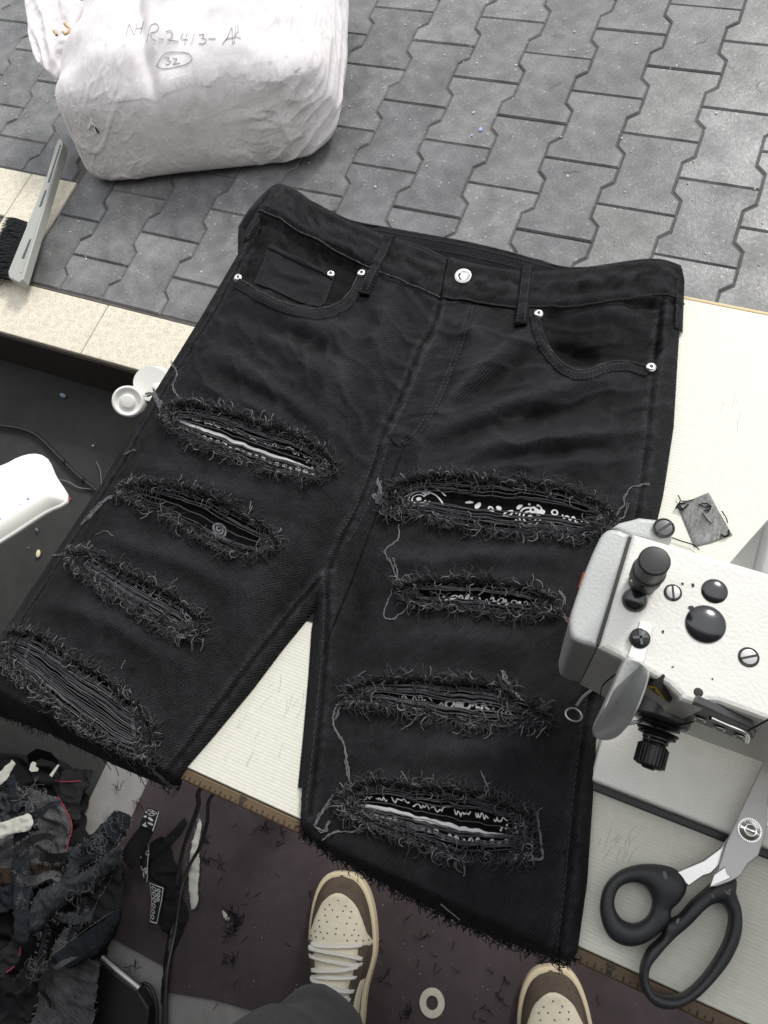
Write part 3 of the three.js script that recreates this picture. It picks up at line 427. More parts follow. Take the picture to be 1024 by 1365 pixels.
    const wob = []; for (let k = 0; k <= 26; k++) { const t = k / 26, p = onto(636 + 10 * t, 377.5 + 4 * t + (k % 2 ? 2.6 : -2.6), H); wob.push(p.setY(p.y + .0046)); } part('buttonhole_stitching', tube(wob, .0005, 90, 4), M.stitch, jeans); }
  for (const [x, y] of [[319, 373], [442, 368], [483, 367], [718, 421], [867, 492]]) { const c = onto(x, y, H); c.y = H(c.x, c.z) + .0028; const rv = part('rivet', lathe([[0, .0009], [.0012, .0009], [.0014, .0024], [.0024, .0026], [.0042, .0017], [.0048, .0], [.0048, -.002]], c, V(.1, 1, .05), 20), M.chrome, jeans); part('rivet_pin', new THREE.IcosahedronGeometry(.0013, 1).scale(1, .6, 1).translate(c.x + .0001, c.y + .0012, c.z), M.darkSteel, rv); }
  // turned hem edges along the inseams
  part('inseam_fold', band(J(inseamR.slice().reverse()), J([[433, 806], [430, 840], [426, 900], [418, 980], [411, 1050]]), 60, 6, H, flat(.0012), { scale: .2 }), M.denimFlat, jeans, { uv: true });
}

// ------------------------------------------------------------------ rips: bandana backing, cross threads, frayed fringe
function bandana(kind, seed) {
  const w = 512, h = 128, cv = document.createElement('canvas'); cv.width = w; cv.height = h; const c = cv.getContext('2d'), r = rng(seed);
  c.fillStyle = '#0c0b0d'; c.fillRect(0, 0, w, h); c.strokeStyle = '#d6d6d6'; c.fillStyle = '#d6d6d6'; c.lineCap = 'round'; c.lineJoin = 'round';
  const squig = (x0, x1, y, a, lw) => { c.lineWidth = lw; let x = x0; while (x < x1) { const l = 20 + r() * 40; c.beginPath(); c.moveTo(x, y + (r() - .5) * a); for (let k = 1; k < 6; k++) c.quadraticCurveTo(x + l * (k - .5) / 5, y + (r() - .5) * a * 2.4, x + l * k / 5, y + (r() - .5) * a); c.stroke(); x += l + 6 + r() * 14; } };
  const pais = (x, y, s) => { c.lineWidth = 4; for (const q of [1, .62]) { c.beginPath(); c.arc(x, y, s * q, .3, 5.6); c.quadraticCurveTo(x + s * 1.3 * q, y - s * .9 * q, x + s * .6 * q, y - s * 1.3 * q); c.stroke(); } c.beginPath(); c.arc(x, y, s * .25, 0, 7); c.fill(); for (let k = 0; k < 9; k++) { const a = .4 + k * .6; c.beginPath(); c.arc(x + Math.cos(a) * s * 1.35, y + Math.sin(a) * s * 1.35, 3, 0, 7); c.fill(); } };
  if (kind === 'line') { c.lineWidth = 10; c.beginPath(); c.moveTo(0, 66); c.bezierCurveTo(w * .3, 76, w * .6, 68, w * .93, 84); c.stroke(); squig(40, 470, 44, 11, 3.5); for (let k = 0; k < 26; k++) { c.beginPath(); c.arc(10 + k * 19, 92 + r() * 8, 5 + r() * 3, 0, 7); c.fill(); } for (let k = 0; k < 10; k++) { c.beginPath(); c.arc(420 + r() * 80, 50 + r() * 22, 3, 0, 7); c.fill(); } }
  if (kind === 'spots') { for (const [x, y, q] of [[52, 66, 20], [330, 76, 26]]) { c.lineWidth = 6; c.strokeStyle = c.fillStyle = q < 22 ? '#e6e6e6' : '#77777a'; c.beginPath(); for (let a = 0; a < 15; a += .25) { const rr = q * (.12 + a / 17), X = x + rr * Math.cos(a), Y = y + rr * .9 * Math.sin(a); a ? c.lineTo(X, Y) : c.moveTo(X, Y); } c.lineTo(x + q * 1.5, y + q * .7); c.stroke(); } }
  if (kind === 'paisley') { pais(74, 62, 26); pais(330, 78, 24); c.lineWidth = 4; c.beginPath(); c.arc(74, 96, 62, 3.6, 5.9); c.stroke(); c.beginPath(); c.arc(74, 96, 80, 3.9, 5.6); c.stroke(); for (let k = 0; k < 9; k++) { c.beginPath(); c.ellipse(180 + k * 24 + r() * 14, 62 + (r() - .5) * 20, 3 + r() * 5, 4 + r() * 8, r() * 2, 0, 7); r() < .6 ? c.fill() : c.stroke(); } squig(400, 470, 70, 12, 4); }
  if (kind === 'letters') { for (let k = 0; k < 13; k++) { const x = 150 + k * 22 + r() * 9, y = 70 + (r() - .5) * 16; c.lineWidth = 3 + r() * 4; c.beginPath(); if (r() < .35) c.ellipse(x, y, 6 + r() * 6, 9 + r() * 6, r(), 0, 7); else { c.moveTo(x - 6, y + 16 * (r() - .5)); c.quadraticCurveTo(x + 10 * (r() - .5), y - 22, x + 8 * r(), y + 14 * r()); c.lineTo(x + 10, y + 6); } r() < .25 ? c.fill() : c.stroke(); } }
  if (kind === 'dots') { for (let k = 0; k < 26; k++) { c.beginPath(); c.ellipse(80 + r() * 340, 30 + r() * 30, 6, 4, r() * 3, 0, 7); c.fill(); } squig(60, 420, 80, 16, 3); }
  const t = new THREE.CanvasTexture(cv); t.colorSpace = THREE.SRGBColorSpace; return t;
}
{
  RIPS.forEach((R, ri) => {
    const r = rng(100 + ri * 17), n = 60, U = resample(R.U, n), L = resample(R.L, n), len = U[0].distanceTo(U[n - 1]);
    const P = (u, v) => { const k = clamp(u, 0, 1) * (n - 1), i = Math.min(n - 2, Math.floor(k)), t = k - i, a = lerp(U[i].x, U[i + 1].x, t), b = lerp(U[i].z, U[i + 1].z, t), c = lerp(L[i].x, L[i + 1].x, t), d = lerp(L[i].z, L[i + 1].z, t); return V(lerp(a, c, v), 0, lerp(b, d, v)); };
    part('bandana_patch', band(U, L, 60, 10, H, (t, u) => -.0036 + .0005 * noise(u * 12, t * 3, ri), { uv01: true }), phy(lin(.88, .88, .88), .9, { ...CL, map: bandana(R.pat, 40 + ri), side: THREE.DoubleSide }), jeans, { uv: true });
    const T = new Threads(4), F = new Threads(3), FP = new Threads(3);
    const inGap = v => R.gap.some(([a, b]) => v > a && v < b);
    for (let k = 0; k < R.n; k++) { // weft threads that still bridge the rip, in loose bundles
      let v = (k + .5) / R.n + (r() - .5) * .03; if (inGap(v)) { if (r() < .86) continue; }
      const ph = r() * 10, amp = .03 + .05 * r(), v1 = clamp(v + (r() - .5) * .16, .02, .98), pt = [], up = -.0008 + r() * .0022;
      for (let i = 0; i <= 30; i++) { const u = i / 30, vv = clamp(lerp(v, v1, u) + amp * noise(u * 4 + ph, ph * 3, ri) + .012 * noise(u * 18, ph * 7, 3), .0, 1), p = P(u, vv); p.y = H(p.x, p.z) + up + .0012 * Math.sin(Math.PI * u) + .0006 * noise(u * 9, ph, 2); pt.push(p); }
      (r() < .18 ? FP : T).add(pt, .00042 + r() * .00026);
    }
    part('cross_threads', T.geo(), M.thread, jeans, { kind: 'stuff' });
    // fringe: short curls standing off both edges, thick at the ends
    const per = (U.length, len * 2), count = Math.round(per * 3200 * R.tuft);
    for (let k = 0; k < count; k++) {
      const end = r() < .24, up = r() < .5, u = end ? (r() < .5 ? r() * .09 - .01 : 1 - r() * .09 + .01) : r(), v = end ? r() : up ? -.04 + r() * .10 : 1.04 - r() * .10;
      const p = P(u, v), q = P(u, up ? 0 : 1), c = P(u, .5); let a = Math.atan2(q.z - c.z, q.x - c.x) + (r() - .5) * 2.4; if (end) a = r() * 6.28;
      if (!end && noise(u * 9, up ? 3 : 8, ri * 3) < -.12 && r() < .75) continue;
      const loopy = r() < .74; if (!end && loopy) a += (r() < .5 ? 1 : -1) * (1.0 + r() * .5);
      const l = (loopy ? .006 + r() * .010 : .002 + r() * r() * .009), m = loopy ? 9 : 6, st = l / m, pt = []; let y = .0002 + r() * .0016, curl = (r() < .5 ? -1 : 1) * (loopy ? .10 + r() * .28 : r() * .35), dy = .0003 + r() * .0008; p.x += (r() - .5) * .0035; p.z += (r() - .5) * .0035;
      for (let i = 0; i <= m; i++) { const h = H(p.x, p.z); pt.push(V(p.x, h + y, p.z)); a += curl + (r() - .5) * .7; p.x += Math.cos(a) * st; p.z += Math.sin(a) * st; y += dy * (i < m / 2 ? 1 : -.8); y = Math.max(y, .0003); }
      (r() < .16 ? FP : F).add(pt, .00034 + r() * r() * .00036);
    }
    { const ring = resample([...R.U, ...R.L.slice().reverse(), R.U[0]], 150), cx = P(.5, .5), P2 = [], I2 = [], m = 7; ring.forEach((q, i) => { const t = ring[(i + 1) % 150].clone().sub(ring[(i + 149) % 150]).setY(0).normalize(), nn = V(-t.z, 0, t.x), rr = .0030 + .0016 * noise(i * .31, ri * 3, 5) + .0009 * noise(i * .9, ri, 7), off = .0016 * noise(i * .23, ri * 9, 1), h = H(q.x, q.z); for (let k = 0; k < m; k++) { const a = k / m * 6.2832, e = 1 + .35 * noise(i * .7, k * 1.3, ri); P2.push(q.x + nn.x * (Math.cos(a) * rr * e + off), h + .0002 + Math.sin(a) * rr * .55 * e, q.z + nn.z * (Math.cos(a) * rr * e + off)); } }); for (let i = 0; i < 149; i++) for (let k = 0; k < m; k++) { const a = i * m + k, b = a + m, a2 = i * m + (k + 1) % m, b2 = a2 + m; I2.push(a, b, a2, a2, b, b2); } const g2 = new THREE.BufferGeometry(); g2.setAttribute('position', new THREE.Float32BufferAttribute(P2, 3)); g2.setIndex(I2); g2.computeVertexNormals(); part('matted_edge', g2, M.matted, jeans, { scale: .1 }); }
    part('frayed_fringe', F.geo(), M.fringe, jeans, { kind: 'stuff' }); part('pale_fringe', FP.geo(), M.threadPale, jeans, { kind: 'stuff' });
  });
  // long loose threads trailing from the rips
  const T = new Threads(4), r = rng(77);
  const trail = (list, k = 2, amp = 2.4, rad = .00038) => { for (let q = 0; q < k; q++) { const c = new THREE.CatmullRomCurve3(list.map(([a, b]) => V(a, b, 0))), n = Math.max(10, Math.round(c.getLength() / 3)), pt = [], s = r() * 50; for (let i = 0; i <= n; i++) { const p = c.getPointAt(i / n), px = p.x + amp * noise(i * .45, s, q) * 2, py = p.y + amp * noise(i * .45, s + 9, q) * 2, w = onto(px, py, H); w.y += .0008 + .0008 * noise(i * .3, s, 1); pt.push(w); } T.add(pt, rad); } };
  trail([[228, 482], [236, 500], [231, 515], [245, 540], [252, 550]], 3); trail([[195, 525], [206, 528], [214, 538], [232, 545]], 9, 3.4, .00045); trail([[205, 520], [215, 545], [240, 550]], 6, 3.4, .00045);
  trail([[118, 690], [130, 676], [150, 662], [175, 658]], 7, 2.6, .00045); trail([[108, 700], [125, 684], [140, 668], [165, 655]], 4, 2); trail([[166, 606], [180, 600]], 3, 2); trail([[70, 742], [90, 738], [110, 742]], 4, 2.4); trail([[95, 730], [110, 728], [122, 735]], 3, 2);
  trail([[2, 868], [10, 885], [6, 895], [20, 898], [36, 890]], 4, 3); trail([[40, 935], [52, 930], [65, 924], [70, 905]], 3, 2); trail([[15, 860], [40, 855], [35, 885], [60, 900]], 4, 3); trail([[180, 1000], [190, 1015], [205, 1025], [222, 1045], [235, 1050]], 6, 3.2); trail([[178, 960], [182, 985], [190, 1000], [200, 1030]], 5, 3); trail([[200, 955], [195, 975], [205, 990], [200, 1005]], 6, 4);
  trail([[533, 700], [530, 720], [514, 735], [522, 752], [528, 770]], 2, 1.6); trail([[524, 745], [530, 765], [522, 790], [512, 822], [522, 826], [545, 810]], 2, 1.6); trail([[820, 690], [830, 675], [836, 655], [852, 648], [866, 646]], 2, 1.6); trail([[806, 700], [830, 690], [838, 670]], 2, 2); trail([[505, 640], [510, 668], [525, 690]], 8, 4, .00045); trail([[498, 660], [520, 680], [545, 668]], 9, 5, .00045);
  trail([[462, 930], [447, 945], [446, 970], [458, 990], [462, 1010], [466, 1035]], 3, 1.6); trail([[470, 925], [455, 940], [448, 960]], 4, 2); trail([[668, 895], [680, 915], [695, 935]], 6, 3, .00045); trail([[556, 955], [548, 965], [536, 972]], 2, 1.4); trail([[745, 788], [752, 800], [748, 812], [758, 830]], 4, 3); trail([[640, 1028], [647, 1040], [652, 1056], [655, 1070]], 2, 1.2); trail([[445, 1060], [430, 1082], [420, 1100], [432, 1108], [440, 1095]], 4, 3); trail([[430, 1120], [445, 1110], [470, 1108], [500, 1100]], 3, 2); trail([[488, 1062], [466, 1040], [460, 1000]], 2, 1.6); trail([[700, 1085], [704, 1110], [702, 1145]], 6, 2.4); trail([[716, 1085], [720, 1115], [722, 1145], [706, 1144]], 4, 2);
  trail([[560, 795], [545, 780], [560, 770]], 3, 2); trail([[735, 797], [742, 802], [738, 812]], 3, 2); trail([[168, 880], [162, 892]], 1, 1); trail([[152, 715], [140, 708], [128, 714]], 1, 1); trail([[410, 640], [420, 636]], 1, 1);
  part('loose_threads', T.geo(), M.threadPale, jeans, { kind: 'stuff' });
  // raw hems
  const F = new Threads(3); for (const [list, nn] of [[J0(hemR), 420], [J0(hemL), 240]]) { const c = new THREE.CatmullRomCurve3(list); for (let k = 0; k < nn; k++) { const u = r(), p = c.getPointAt(u); p.y = S(p.x, p.z) + .002; let a = 1.2 + (r() - .5) * 2.2; const l = .003 + r() * r() * .014, pt = []; for (let i = 0; i < 5; i++) { pt.push(p.clone()); a += (r() - .5) * 1.2; p.x += Math.cos(a) * l / 5; p.z += Math.sin(a) * l / 5; p.y -= l / 9; } F.add(pt, .00035); } }
  part('hem_fringe', F.geo(), M.blackThread, jeans, { kind: 'stuff' });
  const w = new Threads(4); w.add(resample(J([[588, 1205], [596, 1212], [606, 1220], [613, 1226]]), 10).map(p => p.setY(p.y + .001)), .0005); part('pale_loose_thread', w.geo(), M.mat, jeans);
}
//@@MORE
// ------------------------------------------------------------------ sewing machine
const MT = 1.02, top = (a, b, y = MT) => at(a, b, y);
const machine = thing('sewing_machine', 'white hammered-paint industrial sewing machine standing on the table at the right', 'sewing machine', V(.5, TY, -.2));
{
  const XS = .4228, ZB = -.236, head = [V(XS + .0006, 0, ZB), V(.92, 0, ZB), V(.92, 0, -.1612)];
  for (const [a, b] of [[1024, 962], [958, 938], [946, 937], [937, 945], [922, 939], [908, 934], [905, 928], [890, 914], [862, 897], [826, 877]]) head.push(top(a, b).setY(0));
  head.push(V(XS + .0006, 0, -.1693));
  part('arm', slab(head, .885, MT, .0035), M.paint, machine, { scale: .07 });
  // end cover: hammered grey, rounded away from the seam
  const cov = [[842, 709], [826, 704], [812, 704], [803, 711], [795, 726], [782, 756], [770, 790], [761, 818], [759, 832], [763, 850], [778, 858]].map(p => top(...p)); cov[0].x = XS; cov.push(V(XS, 0, -.1693));
  part('end_cover', slab(smooth(cov.slice(1, 11).reduce((l, p) => (l.push(p), l), []), 36, false).concat([V(XS, 0, -.1697), V(XS, 0, ZB + .0005)]), .892, MT - .001, .0032, [], 4), M.greyPaint, machine, { scale: .07 });
  part('end_cover_badge', box(.4045, .985, -.214, .4064, .996, -.204, .0008), M.red, machine); part('end_cover_badge', box(.4045, .965, -.196, .4064, .976, -.188, .0008), M.red, machine);
  part('seam', box(XS - .0006, .886, ZB + .002, XS + .0008, MT - .0012, -.171), M.black, machine);
  part('underplate', box(.409, .880, -.232, .462, .8852, -.172, .001), M.darkSteel, machine);
  // column and head rest of the machine, further right
  part('column', box(.79, .81, -.262, .92, .884, -.14, .006), M.paint, machine, { scale: .07 });
  part('handwheel', lathe([[0, -.012], [.05, -.014], [.062, -.010], [.066, 0], [.062, .010], [.05, .012], [0, .012]], V(.945, .96, -.2), V(1, 0, 0)), M.black, machine);
  part('bed', box(.452, .768, -.296, 1.0, .8062, -.1165, .003), M.bedPaintLit, machine, { scale: .07 });
  part('bed_gasket_shadow', box(.452, .7995, -.1160, 1.0, .8042, -.1105, .001), M.black, machine);  // black strip: rubber line in the gap, bed edge shadow painted in
  part('needle_bar', cyl(V(.437, .84, -.2), V(.437, .884, -.2), .0036), M.steel, machine); part('presser_foot', box(.43, .822, -.215, .444, .8265, -.188, .001), M.steel, machine);
  part('rear_cover', box(.4945, .87, -.292, .60, .985, -.240, .012), M.greyPaint, machine, { scale: .07 });
  // small lifter bracket behind the top
  part('lifter_bracket', slab([[816, 702], [826, 695], [846, 690], [852, 688], [880, 691], [896, 703], [897, 717], [880, 722], [840, 714]].map(p => top(p[0], p[1], 1.005)), .975, 1.004, .003), M.greyPaint, machine, { scale: .07 });
  const slotScrew = (px, py, y, r, ang, mat = M.steelDull) => { const c = top(px, py, y), s = part('screw', lathe([[0, .0010], [r * .8, .0010], [r, .0004], [r, -.002]], c, V(0, 1, 0), 24), mat, machine); part('screw_slot', box(-r * .98, .0006, -r * .13, r * .98, .00125, r * .13).rotateY(ang).translate(c.x, c.y, c.z), M.black, s); part('screw_rim', new THREE.TorusGeometry(r * 1.05, r * .10, 6, 28).rotateX(Math.PI / 2).translate(c.x, c.y + .0002, c.z), M.black, s); };
  slotScrew(897, 790, MT, .0040, 1.9); slotScrew(998, 876, MT, .0044, .55); slotScrew(885, 704, 1.006, .0052, .9, M.darkSteel);
  const dome = (name, px, py, r, h, mat) => { const c = top(px, py), pr = []; for (let k = 0; k <= 10; k++) { const a = k / 10 * Math.PI / 2; pr.push([r * Math.sin(a), h * Math.cos(a)]); } pr.push([r, -.002]); return part(name, lathe(pr, c, V(0, 1, 0), 36), mat, machine); };
  dome('hole_plug', 952.5, 788, .0066, .0022, M.blackGloss); dome('hole_plug', 940.5, 832, .0100, .0036, M.blackGloss); const ball = dome('oil_cap', 846, 800, .0066, .0050, M.blackGloss); ball.userData.label = 'glossy round oil cap beside the tall knob';
  dome('small_hole', 931, 923, .0023, .0003, M.ink);
  { const c = top(857, 776), d = part('regulator_knob', lathe([[0, .042], [.0080, .042], [.0090, .0408], [.0091, .026], [.0088, .0245], [.0094, .0235], [.0096, .018], [.0098, .0165], [.0098, .010], [.0088, .009], [.0088, -.002]].map(([a, b]) => [a * .84, b * .92]), c, V(0, 1, 0), 40), M.black, machine); const pr = []; part('knob_ring', new THREE.TorusGeometry(.0081, .0005, 6, 36).rotateX(Math.PI / 2).translate(c.x, c.y + .0205, c.z), M.darkSteel, d); part('knob_mark', new THREE.SphereGeometry(.0012, 8, 6).translate(c.x - .001, c.y + .0195, c.z + .0081), M.scrapBrown, d); part('knob_mark', new THREE.SphereGeometry(.0009, 8, 6).translate(c.x - .006, c.y + .0135, c.z + .0055), M.steel, d); }
  // guard over the take-up lever: strip screwed to the top, painted arm bending down in front
  part('guard_strip', slab([[853, 829], [871, 835], [858, 884], [836, 876]].map(p => top(...p)), MT - .001, MT + .0016, .0005), M.steel, machine);
  { const c = top(853, 851, MT + .002), s = part('guard_screw', lathe([[0, .0034], [.0040, .0030], [.0052, .0010], [.0052, -.001]], c, V(0, 1, 0), 24), M.black, machine); part('screw_cross', [box(-.0038, .003, -.0006, .0038, .0037, .0006).rotateY(.4).translate(c.x, c.y, c.z), box(-.0006, .003, -.0038, .0006, .0037, .0038).rotateY(.4).translate(c.x, c.y, c.z)], M.darkSteel, s); }
  {
    const o2 = [[829, 886], [836, 877], [846, 877], [860, 885], [867, 894], [863, 915], [852, 944], [838, 968], [822, 984], [806, 988], [792, 983], [790, 975], [802, 948], [816, 916]], yf = py => py < 948 ? lerp(MT + .005, MT - .004, clamp((py - 876) / 72, 0, 1)) : lerp(MT - .004, MT - .042, (py - 948) / 42);
    const sh = new THREE.Shape(smooth(o2.map(p => V(p[0], 0, p[1])), 56).map(p => new THREE.Vector2(p.x, -p.z)));
    let g = new THREE.ExtrudeGeometry(sh, { depth: 9, bevelEnabled: true, bevelThickness: 3.2, bevelSize: 3.2, bevelOffset: -3.2, bevelSegments: 4 });
    // finer faces so that the bend rounds over
    const q = g.attributes.position, P = at; for (let i = 0; i < q.count; i++) { const px = q.getX(i), py = -q.getY(i), d = (12.2 - q.getZ(i)) * .00085, w = P(px, py, yf(py)); q.setXYZ(i, w.x, w.y - d * .95, w.z - d * .3); }
    g.deleteAttribute('normal'); g = mergeVertices(g, 1e-5); g.computeVertexNormals(); part('lever_guard', g, M.greyPaint, machine, { scale: .07 });
  }
  // front: warning sticker, tension unit, thread guides
  const ZF = -.1615, front = (a, b, z = ZF) => atZ(a, b, z);
  {
    const an = Math.atan2(.0059, .0171), cc = atZ(877, 918, -.1605), tri = (q, z0, z1) => new THREE.ExtrudeGeometry(new THREE.Shape([[-.0088, -.0065], [.0088, -.0065], [-.002, .0085]].map(([x, y]) => new THREE.Vector2(x * q, y * q))), { depth: z1 - z0, bevelEnabled: false }).translate(0, 0, z0).rotateY(-an).translate(cc.x, cc.y, cc.z);
    const st = part('warning_sticker', tri(1, -.006, .0012), M.ink, machine); part('sticker_field', tri(.72, .0012, .0015), M.yellow, st); part('sticker_mark', [box(-.003, -.0042, .0015, .003, -.003, .0018).rotateY(-an).translate(cc.x, cc.y, cc.z), box(-.002, -.0005, .0015, -.0006, .0025, .0018).rotateY(-an).translate(cc.x, cc.y, cc.z)], M.ink, st, { kind: 'stuff' }); }
  { const c = front(882, 956, -.156), z = V(0, 0, 1), P = d => V(c.x, c.y, c.z + d);
    part('tension_plate', lathe([[0, .003], [.015, .003], [.016, .001], [.016, -.012]], P(0), z, 36), M.darkSteel, machine);
    for (const [d, r] of [[.004, .0125], [.006, .0115], [.0095, .0115], [.0115, .0105]]) part('tension_disc', lathe([[.002, -.0006], [r, -.0012], [r, -.0004], [.002, .0008]], P(d), z, 36), d > .008 ? M.black : M.darkSteel, machine);
    part('tension_post', cyl(P(-.002), P(.026), .0032), M.black, machine);
    const sp = []; for (let k = 0; k <= 90; k++) { const a = k / 90 * 4 * 6.2832, t = k / 90; sp.push(V(c.x + Math.cos(a) * (.0075 - .0022 * t), c.y + Math.sin(a) * (.0075 - .0022 * t), c.z + .010 + .008 * t)); } part('tension_spring', tube(sp, .0009, 260, 6), M.darkSteel, machine);
    const kn = part('tension_knob', lathe([[0, .0135], [.0034, .0135], [.0038, .0123], [.0068, .0123], [.0078, .0115], [.0081, .001], [.0074, 0], [0, 0]], P(.0165), z, 48), M.black, machine); const rb = []; for (let k = 0; k < 26; k++) { const a = k / 26 * 6.2832; rb.push(box(-.0005, -.0005, .001, .0005, .0005, .0115).translate(.0082, 0, 0).rotateZ(a).translate(c.x, c.y, c.z + .0165)); } part('knob_rib', rb, M.black, kn);
    part('check_spring', new THREE.TorusGeometry(.0075, .0007, 6, 30).rotateY(.5).translate(c.x - .016, c.y + .004, c.z + .010), M.steel, machine);
    const l = new THREE.TorusGeometry(.0055, .0007, 6, 30).rotateX(1.0); part('thread_loop', l.translate(.4255, .876, -.150), M.steel, machine);
    part('thread_loop_stem', tube([V(.4255, .880, -.156), V(.428, .884, -.163), V(.433, .889, -.170)], .0009), M.steel, machine);
    const zp = -.1572, gp = [[913, 944], [928, 939], [1000, 972], [1004, 984], [996, 991], [925, 962]].map(([a, b]) => atZ(a, b, zp)); const sh = new THREE.Shape(gp.map(p => new THREE.Vector2(p.x, p.y))); const pl = part('thread_guide_plate', new THREE.ExtrudeGeometry(sh, { depth: .003, bevelEnabled: true, bevelSize: .0006, bevelThickness: .0006, bevelSegments: 2 }).translate(0, 0, zp - .004), M.darkSteel, machine);
    for (const [a, b] of [[933, 959], [959, 971], [986, 982]]) { const p = atZ(a, b, zp + .0006); part('guide_eyelet', new THREE.TorusGeometry(.0026, .0008, 8, 24).translate(p.x, p.y, p.z), M.chrome, pl); part('eyelet_hole', new THREE.CylinderGeometry(.002, .002, .0006, 16).rotateX(Math.PI / 2).translate(p.x, p.y, p.z), M.ink, pl); }
    part('guide_wire', tube([[947, 957], [970, 967], [992, 976], [997, 982], [996, 988]].map(([a, b]) => atZ(a, b, zp + .003)), .0012), M.chrome, pl);
    for (const [l, z] of [[[[886, 968], [905, 966], [925, 962]], -.153], [[[997, 974], [1012, 966], [1030, 956]], -.152], [[[800, 932], [803, 915], [820, 899]], -.160]]) { const th = new Threads(4); th.add(smooth(l.map(([a, b]) => atZ(a, b, z)), 10, false), .0004); part('machine_thread', th.geo(), M.blackThread, machine); } }
  // smudges where paint has been handled
  const r = rng(9), sm = []; for (const [a, b, s] of [[924, 780, .0011], [884, 842, .0009], [910, 778, .0006], [923, 809, .0008], [897, 889, .0006], [920, 810, .0009], [950, 905, .0005]]) { const p = top(a, b, MT + .0003); sm.push(new THREE.CylinderGeometry(s, s, .0003, 7).scale(1, 1, .5 + r()).rotateY(r() * 6).translate(p.x, p.y, p.z)); } part('paint_chip', sm, M.ink, machine, { kind: 'stuff' });
}

